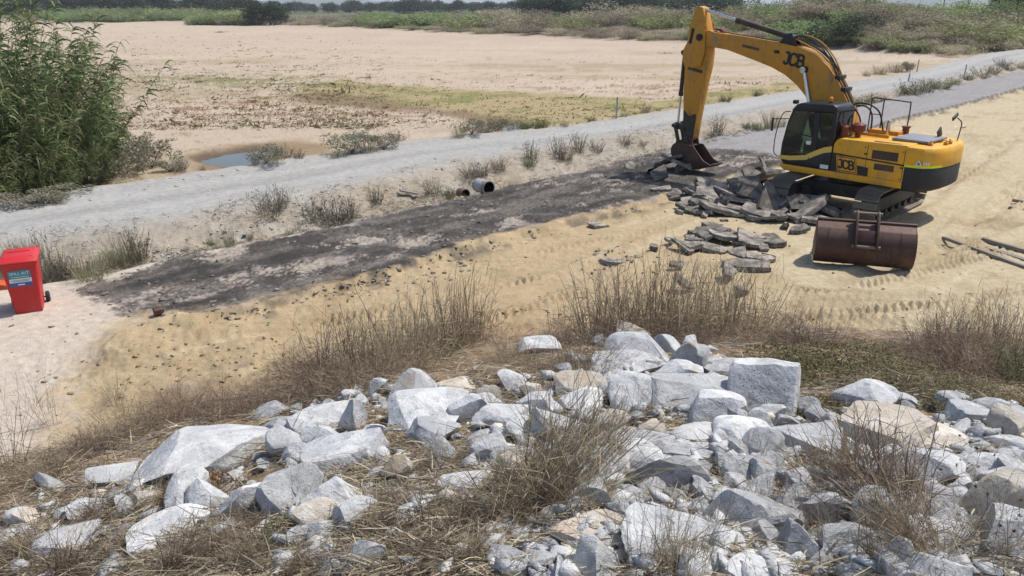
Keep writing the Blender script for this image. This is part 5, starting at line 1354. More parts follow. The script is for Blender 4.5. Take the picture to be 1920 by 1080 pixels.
def shrub(seed, H, rad, n, pal, size, blobs=9, stemc=GREYC):
    r = np.random.default_rng(seed); parts = []
    ctr = np.stack([r.normal(size=blobs) * rad * .5, r.normal(size=blobs) * rad * .5, H * r.uniform(.25, .8, blobs)], -1); rr = rad * r.uniform(.3, .6, blobs)
    i = r.integers(blobs, size=n); d = unit(r.normal(size=(n, 3))) * (r.random((n, 1)) ** .4); B0 = ctr[i] + d * rr[i][:, None] * [1, 1, H / rad * .55]; B0[:, 2] = np.abs(B0[:, 2])
    parts.append(bladed(B0, d + r.normal(size=(n, 3)) * .6 + [0, 0, .35], size * r.uniform(.6, 1.5, n), size * .5 * r.uniform(.5, 1.2, n), r.uniform(0, .5, n), cols(r, n, pal, .3), r, 2))
    m = 60; a = r.uniform(0, 6.28, m)
    parts.append(ribbons(np.zeros((m, 3)), np.stack([np.cos(a) * rad / H, np.sin(a) * rad / H, np.full(m, 1.)], -1) * r.uniform(.3, 1.2, (m, 1)), H * r.uniform(.5, 1, m), size * .18, .1, None, 4, cols(r, m, stemc), .6, r))
    return merge(parts)

PROTO = {}
def proto(key, fn, mat, k=3):
    PROTO[key] = [mk(key, *v[:2], mat, v[2], link=False) for v in (fn(j) for j in range(k))]
def put(key, loc, sx, sz, rz, name, label, cat, group=None, tilt=(0, 0), j=None):
    ls = PROTO[key]; o = ls[int(R.integers(len(ls))) if j is None else j % len(ls)].copy(); COL.objects.link(o); o.name = name
    o.location = loc; o.scale = (sx, sx, sz); o.rotation_euler = (tilt[0], tilt[1], rz); tag(o, label, cat, group); return o

# --- giant cane thicket at the left, beside the gravel road
CANE = [(.125, .19, .065), (.165, .23, .085), (.095, .145, .052), (.21, .27, .11), (.26, .30, .15)]
proto('giant_cane', lambda j: reeds(700 + j, 1.0, .46, 160, 108, CANE + [(.24, .21, .11), (.07, .10, .04)], .066, (.12, -.15), .0058), M_LEAF, 4)
g = "giant cane clumps beside the gravel road"
for k, (px, py, top, wpx, lab) in enumerate([(-70, 350, -75, 260, "tallest cane clump, partly cut by the left picture edge"), (-10, 345, -60, 230, "tall cane clump second from the left picture edge"), (52, 335, 36, 210, "tall cane clump in the middle of the green thicket"),
                                         (105, 328, 125, 190, "leaning cane clump with long drooping leaves right of the middle one"), (150, 322, 185, 170, "mid height cane clump at the right part of the thicket"), (186, 318, 232, 130, "lowest cane clump at the right end of the thicket"),
                                         (20, 372, 190, 200, "lower cane clump in front of the tall ones by the road"), (90, 358, 230, 170, "low cane clump at the road edge below the middle of the thicket"), (-60, 380, 120, 230, "low front cane clump at the left picture edge"),
                                         (150, 345, 235, 120, "small cane clump at the foot of the right part of the thicket")]):
    p = G(px, py); D = depth_of(p); h = (py - top) / FPX * D / .93
    put('giant_cane', p, h * .98, h * 1.32, R.uniform(-.35, .35), "giant_cane", lab, "cane", g, j=k)
proto('grey_brush', lambda j: shrub(720 + j, 1.0, .8, 1500, [(.24, .215, .175), (.30, .27, .22), (.20, .18, .13), (.18, .19, .10)], .09, 9), M_DRY, 3)
for px, py, h, w, lab in [(215, 330, 1.3, 1.5, "large grey dead brush at the right foot of the cane thicket"), (165, 345, 1.0, 1.2, "grey dead brush under the low cane by the road"), (285, 315, 1.1, 1.0, "pale olive brush between the cane thicket and the pool"), (262, 300, 1.2, .9, "tall thin brush just right of the cane thicket"), (320, 322, .5, .8, "low grey weeds at the road edge left of the pool"), (60, 382, .35, 1.0, "low brush between the gravel road and the cane"), (110, 374, .35, .9, "low dry brush along the road under the thicket")]:
    put('grey_brush', G(px, py), w, h, R.uniform(0, 6), "dead_brush", lab, "brush", "brush at the foot of the cane thicket")

# --- weeds along the ditch and the roads
proto('verge_weed', lambda j: stems_clump(740 + j, 46, 1.0, .30, .38, GREYC, .016, 90, (0, 0), 3, False, [(.13, .105, .085), (.12, .12, .065), (.19, .165, .12)], 260, .10, .06), M_DRY, 5)
proto('green_weed', lambda j: stems_clump(750 + j, 70, 1.0, .40, .5, [(.14, .14, .07), (.10, .12, .05), (.22, .20, .12)], .016, 120, (0, 0), 2, False, [(.075, .10, .035), (.11, .13, .055), (.16, .16, .08)], 600, .10, .07), M_LEAF, 4)
proto('pale_weed', lambda j: stems_clump(760 + j, 90, 1.0, .32, .35, [(.30, .27, .18), (.22, .20, .12), (.38, .34, .25), (.17, .16, .08)], .013, 160, (0, 0), 2, False, [(.20, .19, .10), (.30, .26, .17)], 160, .10, .05), M_DRY, 4)
def near_of(px):
    for x, s in ((120, "beside the red bin"), (330, "right of the red bin"), (560, "left of the ditch plank"), (730, "above the ditch plank"), (850, "left of the culvert pipes"), (960, "behind the culvert pipes"), (1080, "right of the culvert pipes"), (1260, "left of the digging bucket"), (1420, "behind the excavator arm"), (1640, "above the excavator cab"), (1800, "by the gravel road bend"), (3000, "at the far end of the old road")):
        if px < x: return s
VW = [('verge_weed', 505, 405, 75, 1.0, "dark seeded weed"), ('verge_weed', 530, 388, 58, .8, "tall dark weed"), ('verge_weed', 590, 412, 58, 1.3, "dark bushy weed"), ('verge_weed', 630, 418, 68, 1.2, "wide dark bushy weed"), ('verge_weed', 655, 412, 50, 1., "dark low weed"), ('verge_weed', 705, 382, 48, .9, "dark upright weed"),
      ('verge_weed', 812, 366, 48, 1.1, "dark bushy weed"), ('green_weed', 842, 370, 26, 1.3, "small green weed"), ('verge_weed', 885, 335, 42, 1.4, "broad dark weed"), ('verge_weed', 905, 330, 36, 1.2, "dark low weed"), ('verge_weed', 935, 320, 38, 1.1, "dark spiky weed"), ('verge_weed', 995, 300, 52, .8, "tall thin weed"), ('green_weed', 992, 312, 22, 1.4, "small green weed"),
      ('verge_weed', 1048, 296, 56, .8, "tall thin dark weed"), ('verge_weed', 1062, 302, 34, 1.2, "dark low weed"), ('verge_weed', 1085, 285, 52, .8, "tall pale dark-tipped weed"), ('verge_weed', 1118, 284, 32, 1.3, "dark rounded weed"), ('verge_weed', 1172, 271, 26, 1.5, "dark broad weed"), ('verge_weed', 1205, 275, 18, 1.2, "small dark weed"),
      ('verge_weed', 1345, 255, 55, .75, "tall grey weed"), ('verge_weed', 1290, 265, 26, 1.1, "small grey weed"), ('verge_weed', 1330, 262, 22, 1.2, "low grey weed"), ('pale_weed', 1445, 240, 46, .9, "pale tall weed"), ('green_weed', 1420, 243, 22, 1.6, "low green weed"), ('green_weed', 1400, 240, 18, 1.4, "flat green weed"), ('verge_weed', 1465, 238, 26, 1., "small grey weed"),
      ('green_weed', 1610, 200, 26, 2.0, "olive roadside grass clump"), ('green_weed', 1640, 193, 24, 2.2, "pale olive roadside clump"), ('green_weed', 1590, 198, 22, 1.8, "low olive roadside clump"), ('green_weed', 1705, 177, 34, 1.6, "green leafy bush"), ('verge_weed', 1735, 172, 34, 1.8, "dark bushy clump"), ('green_weed', 1760, 166, 28, 1.8, "grey green bushy clump"), ('pale_weed', 1790, 158, 20, 1.8, "pale low clump"),
      ('green_weed', 1813, 150, 18, 1.6, "low green tuft"), ('verge_weed', 1840, 146, 32, 1.6, "dark bush"), ('verge_weed', 1862, 138, 24, 1.8, "dark bush"), ('verge_weed', 1890, 132, 20, 2.0, "brown bush"), ('pale_weed', 1915, 128, 18, 2.0, "pale bush"), ('verge_weed', 1880, 124, 20, 2, "grey bush"),
      ('pale_weed', 130, 525, 70, 1.3, "dry grey grass clump"), ('pale_weed', 170, 522, 66, 1.2, "dry grey grass clump"), ('pale_weed', 205, 505, 50, 1.1, "low dry grass clump"), ('verge_weed', 110, 528, 90, .8, "sparse twiggy weed"), ('verge_weed', 95, 535, 140, .45, "very tall bare stalk weed"), ('pale_weed', 240, 492, 86, .9, "tall seeded grass clump"), ('verge_weed', 262, 490, 88, .7, "tall dark-tipped grass clump"), ('pale_weed', 225, 498, 60, 1., "pale grass clump"), ('pale_weed', 40, 505, 80, .9, "pale seeded weed"), ('verge_weed', 65, 490, 62, .7, "dark flowered weed"), ('pale_weed', 15, 512, 72, .8, "pale seeded weed"), ('pale_weed', 90, 520, 60, 1.3, "dry grey grass clump"), ('pale_weed', 150, 520, 46, 1.3, "low grey grass clump"), ('pale_weed', 5, 535, 60, 1.3, "pale grass clump"),
      ('pale_weed', 432, 462, 55, .6, "pale green upright weed"), ('green_weed', 395, 460, 18, 1.3, "tiny green weed"), ('pale_weed', 470, 450, 20, 1., "tiny pale weed"), ('pale_weed', 545, 440, 18, 1.2, "low pale weed"), ('pale_weed', 350, 470, 16, 1., "tiny pale weed")]
for key, px, py, h, w, lab in VW:
    p = G(px, py); hm = h / FPX * depth_of(p) / 1.1
    put(key, p, hm * w * .9, hm, R.uniform(0, 6.28), "weed", f"{lab} {near_of(px)} {'on the ditch bank' if px < 1500 else 'between both roads'}", "weed", "weeds along the ditch and roads")
# river-side fringe of the gravel road
for px, py, h, key, lab in [(690, 285, 36, 'pale_weed', "pale fringe weed"), (660, 288, 42, 'grey_brush', "grey fringe brush"), (720, 280, 30, 'grey_brush', "grey fringe brush"), (745, 270, 34, 'verge_weed', "dark fringe weed"), (630, 296, 20, 'pale_weed', "low fringe weed"), (500, 306, 34, 'grey_brush', "grey brush by the pool"), (530, 300, 36, 'verge_weed', "dark brush by the pool"), (480, 309, 20, 'pale_weed', "pale brush by the pool"), (560, 296, 22, 'verge_weed', "dark low fringe weed"),
                            (860, 258, 30, 'pale_weed', "pale fringe weed"), (885, 252, 28, 'grey_brush', "grey fringe brush"), (905, 250, 26, 'verge_weed', "dark fringe weed"), (930, 250, 26, 'grey_brush', "grey fringe brush"), (985, 244, 20, 'green_weed', "green fringe weed"), (1015, 240, 22, 'green_weed', "green fringe weed"), (1060, 237, 16, 'pale_weed', "pale fringe weed"), (1110, 229, 16, 'green_weed', "green fringe weed"), (1170, 219, 14, 'pale_weed', "low fringe weed"), (1210, 211, 20, 'pale_weed', "pale fringe weed"),
                            (1360, 190, 18, 'green_weed', "green fringe weed"), (1420, 180, 16, 'green_weed', "green fringe weed"), (1625, 143, 16, 'pale_weed', "pale fringe weed"), (1650, 140, 22, 'pale_weed', "pale fringe weed"), (1680, 136, 24, 'pale_weed', "tall pale fringe weed"), (1700, 134, 20, 'grey_brush', "grey fringe brush"), (340, 318, 22, 'verge_weed', "dark fringe weed"), (380, 320, 14, 'pale_weed', "pale fringe weed")]:
    p = G(px, py); hm = h / FPX * depth_of(p)
    sec = "near the cane thicket" if px < 400 else "at the blue pool" if px < 580 else "opposite the ditch plank" if px < 780 else "opposite the culvert pipes" if px < 960 else "at the small second pool" if px < 1050 else "left of the excavator arm" if px < 1290 else "behind the excavator boom" if px < 1500 else "beyond the excavator cab"
    put(key, p, hm * R.uniform(.9, 1.4), hm, R.uniform(0, 6.28), "weed", f"{lab} on the road's river edge {sec}", "weed", "weeds on the river edge of the gravel road")
# tufts scattered on the river sand
proto('sand_tuft', lambda j: stems_clump(780 + j, 26, 1.0, .5, .8, [(.20, .15, .09), (.15, .14, .06), (.26, .20, .12)], .05, 30, (0, 0), 1, False, [(.15, .12, .06), (.12, .13, .05)], 50, .2, .13), M_DRY, 4)
nt_ = 0
for px, py, h, w in [(1247, 100, 4, 5), (412, 61, 5, 3), (560, 180, 9, 1), (690, 147, 9, .8), (795, 230, 10, .7), (723, 203, 12, .8), (475, 192, 12, .8), (370, 238, 12, 1), (1300, 150, 9, 1), (240, 225, 14, .5), (290, 238, 10, 1.4), (320, 264, 9, 1.6)]:
    p = G(px, py); hm = h / FPX * depth_of(p); put('sand_tuft', p, hm * w, hm, R.uniform(0, 6), "sand_tuft", f"dark weed tuft standing alone on the {'bare far' if py < 105 else 'middle' if py < 185 else 'near'} river sand, {'left' if px < 450 else 'middle' if px < 900 else 'right'} part", "weed", "weed tufts on the river sand")
def ground_cover():
    parts = []; r = np.random.default_rng(5)
    for n, xr, yr, pal, hh in ((7000, (140, 720), (60, 245), [(.22, .18, .10), (.24, .13, .08), (.27, .23, .13), (.17, .18, .07)], .24), (4200, (540, 1500), (140, 242), [(.20, .19, .08), (.25, .22, .11), (.23, .13, .08), (.28, .23, .14)], .22), (120, (700, 1700), (75, 140), [(.2, .16, .1)], .2), (260, (140, 320), (45, 180), [(.19, .16, .09), (.15, .13, .07)], .3)):
        px, py = r.uniform(*xr, n), yr[0] + (yr[1] - yr[0]) * r.random(n) ** .75; q = P(px, py, Z_RIVER); q[:, 2] = height(q[:, 0], q[:, 1]); ok = d_gf(q[:, 0], q[:, 1]) > 3
        ok &= fbm(q[:, 0] * .12, q[:, 1] * .2, 77, 3) + r.normal(size=n) * .35 > -.12; q = q[ok]; m = 8; n2 = len(q) * m
        sc = np.repeat(hh * .55 * r.lognormal(0, .45, len(q)), m)
        B0 = np.repeat(q, m, 0) + np.stack([r.normal(size=n2) * sc * .9, r.normal(size=n2) * sc * .9, 0 * sc - .02], -1)
        parts.append(bladed(B0, r.normal(size=(n2, 3)) * [1, 1, .3] + [0, 0, .5], sc * r.uniform(.5, 1.3, n2), sc * .28, r.uniform(0, .4, n2), cols(r, n2, pal), r, 2))
    V, F, T = merge(parts); tag(mk("ground_cover", V, F, M_DRY, T), kind='stuff')
ground_cover()

# --- far bank: reeds, shrubs, trees
FGREEN = [(.19, .26, .10), (.25, .32, .13), (.29, .33, .16), (.14, .195, .08)]
FOLIVE = [(.35, .38, .17), (.30, .33, .135), (.43, .43, .22), (.24, .28, .11)]
FBROWN = [(.32, .27, .20), (.38, .325, .24), (.27, .23, .16), (.42, .36, .26)]
FDARK = [(.042, .065, .030), (.060, .085, .038), (.032, .050, .024)]
proto('far_green_reed', lambda j: reeds(800 + j, 1.0, .7, 170, 11, FGREEN, .16, (.2, 0), .02), M_FAR, 3)
proto('far_olive_reed', lambda j: reeds(810 + j, 1.0, .7, 170, 11, FOLIVE, .16, (.2, 0), .02, culm=(.2, .19, .1)), M_FAR, 3)
proto('far_brown_shrub', lambda j: shrub(820 + j, 1.0, 1.1, 2400, FBROWN, .07), M_FAR, 3)
proto('far_green_shrub', lambda j: shrub(830 + j, 1.0, .9, 2600, FGREEN, .075), M_FAR, 3)
proto('far_dark_shrub', lambda j: shrub(840 + j, 1.0, .8, 2400, FDARK + FGREEN[3:], .075), M_FAR, 2)
def far_bank():
    n = 0
    spec = []
    # (px range, base py offset above sand edge, [(key, weight)], heights m, count)
    def band(x0, x1, off0, off1, cnt, mix_, h0, h1, wmul=1.2):
        for k in range(cnt):
            px = x0 + (x1 - x0) * (k + R.uniform(.1, .9)) / cnt
            key = mix_[int(R.integers(len(mix_)))]; spec.append((px, R.uniform(off0, off1), key, R.uniform(h0, h1), wmul))
    band(130, 470, 0, 1, 34, ['far_green_reed'], 4.8, 6.0, 1.5); band(100, 470, 12, 40, 26, ['far_green_reed', 'far_green_reed', 'far_olive_reed'], 6.0, 7.2, 1.4)
    band(395, 560, -3, 4, 8, ['far_brown_shrub'], 1.8, 2.6, 1.6); band(440, 700, 8, 40, 14, ['far_olive_reed', 'far_brown_shrub', 'far_olive_reed'], 2.2, 3.4, 1.5)
    band(560, 1240, 0, 6, 34, ['far_brown_shrub', 'far_brown_shrub', 'far_olive_reed'], 1.4, 2.4, 1.6)
    band(680, 860, 10, 40, 16, ['far_green_reed'], 5.6, 6.8, 1.4); band(840, 1260, 14, 40, 22, ['far_olive_reed', 'far_green_reed', 'far_brown_shrub'], 4.6, 6.0, 1.4)
    band(1230, 1500, 0, 7, 16, ['far_brown_shrub', 'far_brown_shrub', 'far_olive_reed'], 1.6, 2.4, 1.5); band(1230, 1520, 12, 45, 18, ['far_olive_reed', 'far_green_reed', 'far_brown_shrub', 'far_olive_reed'], 3.8, 4.8, 1.4)
    band(1500, 1600, 1, 5, 6, ['far_green_shrub', 'far_green_reed', 'far_dark_shrub'], 3.6, 5.0); band(1480, 1960, 3, 12, 34, ['far_brown_shrub', 'far_olive_reed', 'far_olive_reed'], 1.4, 2.6, 1.6); band(1400, 1960, 22, 46, 44, ['far_olive_reed', 'far_green_reed', 'far_green_shrub', 'far_olive_reed', 'far_green_reed'], 4.4, 5.6, 1.1); band(1530, 1960, 12, 26, 40, ['far_olive_reed', 'far_brown_shrub', 'far_brown_shrub', 'far_green_reed', 'far_olive_reed'], 3.2, 4.4, 1.4)
    band(1580, 1960, 0, 12, 24, ['far_brown_shrub', 'far_brown_shrub', 'far_olive_reed'], 1.0, 1.9, 1.8); band(1780, 1870, 8, 14, 4, ['far_olive_reed'], 4.2, 5.2)
    names = {'far_green_reed': ("green reed clump", "reed"), 'far_olive_reed': ("olive dry reed clump", "reed"), 'far_brown_shrub': ("brown dry shrub", "shrub"), 'far_green_shrub': ("bright green shrub", "shrub"), 'far_dark_shrub': ("dark green shrub", "shrub")}
    for px, off, key, h, wm in spec:
        rr = rays(px, 60.0); tx = rr[0] / rr[1]
        ys = np.geomspace(40, 600, 400); dd = d_far(tx * ys, ys); i = int(np.argmax(dd > 0)); y = ys[i] + off * (1 if px > 1200 else 1.6) + .5
        x = tx * y; z = gz(x, y) - .1
        where = "at the far bank's left end" if px < 300 else "left of the dark far-bank tree" if px < 460 else "right of the dark far-bank tree" if px < 640 else "in the left middle of the far bank" if px < 900 else "in the middle of the far bank" if px < 1150 else "far bank behind the excavator arm" if px < 1350 else "far bank above the excavator boom" if px < 1600 else "on the slope beyond the road bend" if px < 1780 else "on the slope at the far right"
        row = "front" if off < 8 else "rear"
        nm, cat = names[key]; put(key, (x, y, z), h * wm * (1.15 if 'reed' in key else 1), h * (1 if 'reed' in key else .95), R.uniform(0, 6.28), nm.split()[0] + "_" + cat if False else ("reed_clump" if cat == "reed" else "shrub"), f"{nm} in the {row} row, {where}", cat, "reeds and shrubs on the far bank")
far_bank()

def tree_vf(seed, blobs=16, n=2600):
    r = np.random.default_rng(seed); ctr = unit(r.normal(size=(blobs, 3))) * r.uniform(.25, .8, (blobs, 1)) * [.5, .5, .40] + [0, 0, .46]; rr = r.uniform(.15, .26, blobs)
    i = r.integers(blobs, size=n); d = unit(r.normal(size=(n, 3))) * r.random((n, 1)) ** .45; B0 = ctr[i] + d * rr[i][:, None]
    V, F, T = bladed(B0, d + r.normal(size=(n, 3)) * .6, .05 * r.uniform(.6, 1.5, n), .035 * r.uniform(.6, 1.3, n), r.uniform(0, .5, n), cols(r, n, FDARK + [(.06, .075, .035)], .3), r, 2)
    return V, F, T, ctr
TREES = []
for k in range(3):
    V, F, T, ctr = tree_vf(860 + k); cr = mk("crown", V, F, M_FAR, T, link=False)
    bm = nb(); tube(bm, [(0, 0, -.05), (.01, 0, .2), (0, .01, .45), (.0, 0, .7)], [.035, .028, .02, .01], 8)
    for c_ in ctr[:7]: tube(bm, [(0, 0, .28), (c_[0] * .5, c_[1] * .5, .45), tuple(c_)], [.018, .012, .005], 5)
    tr = obj("trunk", bm, M_WOOD); COL.objects.unlink(tr); TREES.append((tr, cr))
def tree(px, y, h, w, label, group):
    rr = rays(px, 12.0); x = rr[0] / rr[1] * y; z = gz(x, y) if y < 1000 else 0
    root = empty("tree", (x, y, z - .2), R.uniform(0, 6.28)); root.scale = (w, w, h); tag(root, label, "tree", group)
    for m in TREES[int(R.integers(3))]:
        c = m.copy(); COL.objects.link(c); c.parent = root; c.name = m.name.split('.')[0]
tree(478, 285, 9.5, 12, "dark dense tree standing alone on the far bank, left trunk of the pair", "trees beyond the far bank"); tree(515, 288, 9.0, 12, "dark dense tree on the far bank, right one of the dark pair", "trees beyond the far bank")
tree(1905, 175, 10.5, 10, "dark green tree at the right edge of the skyline", "trees beyond the far bank"); tree(1935, 165, 10, 10, "dark green tree cut by the right picture edge on the skyline", "trees beyond the far bank"); tree(1880, 205, 8, 7, "smaller dark tree left of the skyline corner trees", "trees beyond the far bank")
for k, px in enumerate(np.linspace(-60, 1360, 84)):
    if 1000 < px: y, h = R.uniform(330, 400), R.uniform(9, 12)
    elif px < 460: y, h = R.uniform(420, 560), R.uniform(10, 14)
    else: y, h = R.uniform(600, 800), R.uniform(8, 13)
    sec = "far left above the reed bed" if px < 440 else "in the hazy row right of the dark tree pair" if px < 700 else "behind the middle reeds" if px < 1000 else "behind the excavator arm"
    tree(px + R.uniform(-12, 12), y, h, h * R.uniform(1.4, 2.2), f"{'taller' if h > 11 else 'lower'} distant tree {sec} on the skyline", "distant trees along the skyline")

# --- foreground dry plants
proto('straw_weed', lambda j: stems_clump(880 + j, 95, 1.0, .38, .22, STRAWC, .0095, 650, (0, 0), 3, stiff=.10), M_DRY, 5)
proto('brown_weed', lambda j: stems_clump(890 + j, 110, 1.0, .45, .5, BROWNC, .008, 900, (0, 0), 4, False, [(.13, .10, .06), (.18, .13, .08)], 260, .12, .035), M_DRY, 4)
proto('leaf_creeper', lambda j: creeping(900 + j, 1.0, .38, 3600, [(.10, .085, .04), (.15, .125, .06), (.075, .07, .035), (.20, .16, .085), (.09, .10, .04)], .05), M_DRY, 3)
proto('green_low', lambda j: creeping(910 + j, 1.0, .30, 2200, [(.13, .15, .075), (.18, .19, .11), (.10, .12, .05), (.24, .22, .14)], .05), M_LEAF, 3)
proto('reed_bundle', lambda j: stems_clump(920 + j, 95, 1.0, .17, .24, PALEC[1:3] + STRAWC[1:] + BROWNC, .0085, 320, (.0, 0), 4, stiff=.32), M_DRY, 3)
proto('thistle', lambda j: stems_clump(930 + j, 9, 1.0, .22, .35, GREYC, .009, 20, (0, 0), 2, True, stiff=.06), M_DRY, 3)
proto('twig_weed', lambda j: stems_clump(940 + j, 34, 1.0, .25, .5, GREYC + BROWNC, .007, 60, (0, 0), 5, stiff=.10), M_DRY, 3)
def fg(key, px, py, h, w, label, name, cat, group=None, tilt=(0, 0), rz=None):
    p = G(px, py); hm = h / FPX * depth_of(p) / .92; return put(key, p, hm * w, hm, R.uniform(0, 6.28) if rz is None else rz, name, label, cat, group, tilt)
gA = "dry weeds along the foot of the embankment"
for key, px, py, h, w, lab in [('straw_weed', 640, 700, 130, 1.0, "brown straw weed at the left end of the tall dry weeds"), ('straw_weed', 700, 690, 140, .9, "straw weed clump second from the left of the tall dry weeds"), ('straw_weed', 765, 672, 150, 1.0, "greenish straw weed clump right above the peaked rock"), ('straw_weed', 830, 655, 130, 1.0, "dense straw weed clump with leafy vine beside it"), ('straw_weed', 875, 640, 150, .7, "tall thin stalks at the right end of the left weed group"),
                               ('brown_weed', 600, 735, 80, 1.5, "low brown weed mass left of the long cream boulder"), ('brown_weed', 690, 730, 80, 1.5, "low brown weed mass behind the upright wedge rock"), ('brown_weed', 760, 700, 80, 1.3, "low brown weed mass behind the peaked rock"), ('brown_weed', 560, 700, 60, 1.3, "small brown weed on the sand edge left of the tall dry weeds"),
                               ('straw_weed', 1140, 640, 160, .9, "straw stems left of the bent stalks, nearest the middle of the picture"), ('straw_weed', 1200, 632, 170, .9, "straw stems beside the asphalt blocks, left part"), ('straw_weed', 1260, 628, 180, .9, "densest straw stems in front of the asphalt blocks"), ('straw_weed', 1320, 622, 165, .9, "straw stems in front of the asphalt blocks, right part"), ('straw_weed', 1385, 618, 150, .8, "bent straw stems leaning right over the sand"),
                               ('brown_weed', 1100, 690, 80, 1.3, "brown weed left of the blue-grey slab at the pile top"), ('brown_weed', 1180, 650, 60, 1.6, "brown tangle under the straw stems, left part"), ('brown_weed', 1300, 645, 60, 1.6, "brown tangle under the straw stems, right part"), ('brown_weed', 1420, 640, 60, 1.7, "grey brown tangle above the tall speckled rock"), ('brown_weed', 1510, 650, 70, 1.5, "grey brown tangle above the creeping weeds"),
                               ('twig_weed', 1560, 650, 90, 1.0, "thin twiggy weed against the pale sand"), ('twig_weed', 1480, 610, 80, .8, "thin bare twigs right of the bent straw stems"), ('green_low', 1640, 665, 60, 1.0, "green grass patch at the sand edge"), ('straw_weed', 1770, 655, 120, .7, "sparse tall stalks at the left of the big grey bush"), ('brown_weed', 1800, 690, 110, 1.3, "big grey brown bush at the right, left half"), ('brown_weed', 1870, 705, 130, 1.3, "big grey brown bush at the right, right half"),
                               ('straw_weed', 1850, 660, 130, .8, "tall stalks rising behind the big grey bush"), ('straw_weed', 1905, 680, 150, .8, "tall stalks at the right picture edge"), ('green_weed', 1915, 715, 90, .8, "dark green weed at the right picture edge"), ('brown_weed', 1720, 665, 50, 1.4, "low dry weed left of the big grey bush"),
                               ('leaf_creeper', 1545, 720, 90, 1.2, "dark leafy creeper beside the tall speckled rock"), ('leaf_creeper', 1610, 690, 80, 1.3, "olive leafy creeper above the lone blue-grey rock"), ('leaf_creeper', 1500, 690, 70, 1.2, "leafy creeper at the top edge of the speckled rock"), ('leaf_creeper', 1560, 775, 70, .9, "leafy creeper in front of the lone blue-grey rock"), ('leaf_creeper', 1690, 715, 60, 1.6, "brown leafy creeper right of the lone blue-grey rock"), ('leaf_creeper', 1780, 745, 50, 1.8, "thin brown creeper in the dry grass at the right"), ('leaf_creeper', 1870, 760, 50, 1.8, "thin brown creeper near the right edge"),
                               ('green_low', 835, 665, 60, .6, "small leafy green vine among the dry weeds"), ('brown_weed', 960, 680, 50, 1.5, "low tan weeds between the two weed groups"), ('brown_weed', 1020, 700, 50, 1.3, "low tan weeds above the flat tan slab"), ('straw_weed', 1050, 650, 90, .6, "sparse leaning stalks on bare sand between the weed groups"),
                               ('brown_weed', 330, 790, 70, 1.5, "grey brown weeds behind the huge flat-topped boulder"), ('brown_weed', 420, 785, 60, 1.6, "brown weeds at the sand edge right behind the huge boulder"), ('brown_weed', 240, 815, 60, 1.7, "dark brush on the bank left of the huge boulder"), ('brown_weed', 170, 850, 55, 1.7, "dark brush on the bank farther left of the huge boulder"), ('brown_weed', 500, 765, 55, 1.6, "brown weeds above the small dark stone"), ('twig_weed', 215, 760, 70, .8, "thin twig weed on the sand above the dark brush"), ('twig_weed', 180, 850, 80, .8, "thin twig weed left of the low pale rock"), ('brown_weed', 90, 890, 60, 1.5, "brown brush near the left picture edge"), ('twig_weed', 230, 775, 60, .8, "small dark twig weed at the sand border")]:
    fg(key, px, py, h, w, lab, "dry_weed" if key not in ('leaf_creeper', 'green_low', 'green_weed') else "creeper" if key == 'leaf_creeper' else "green_weed", "weed", gA)
gB = "dead stems among the riprap rocks"
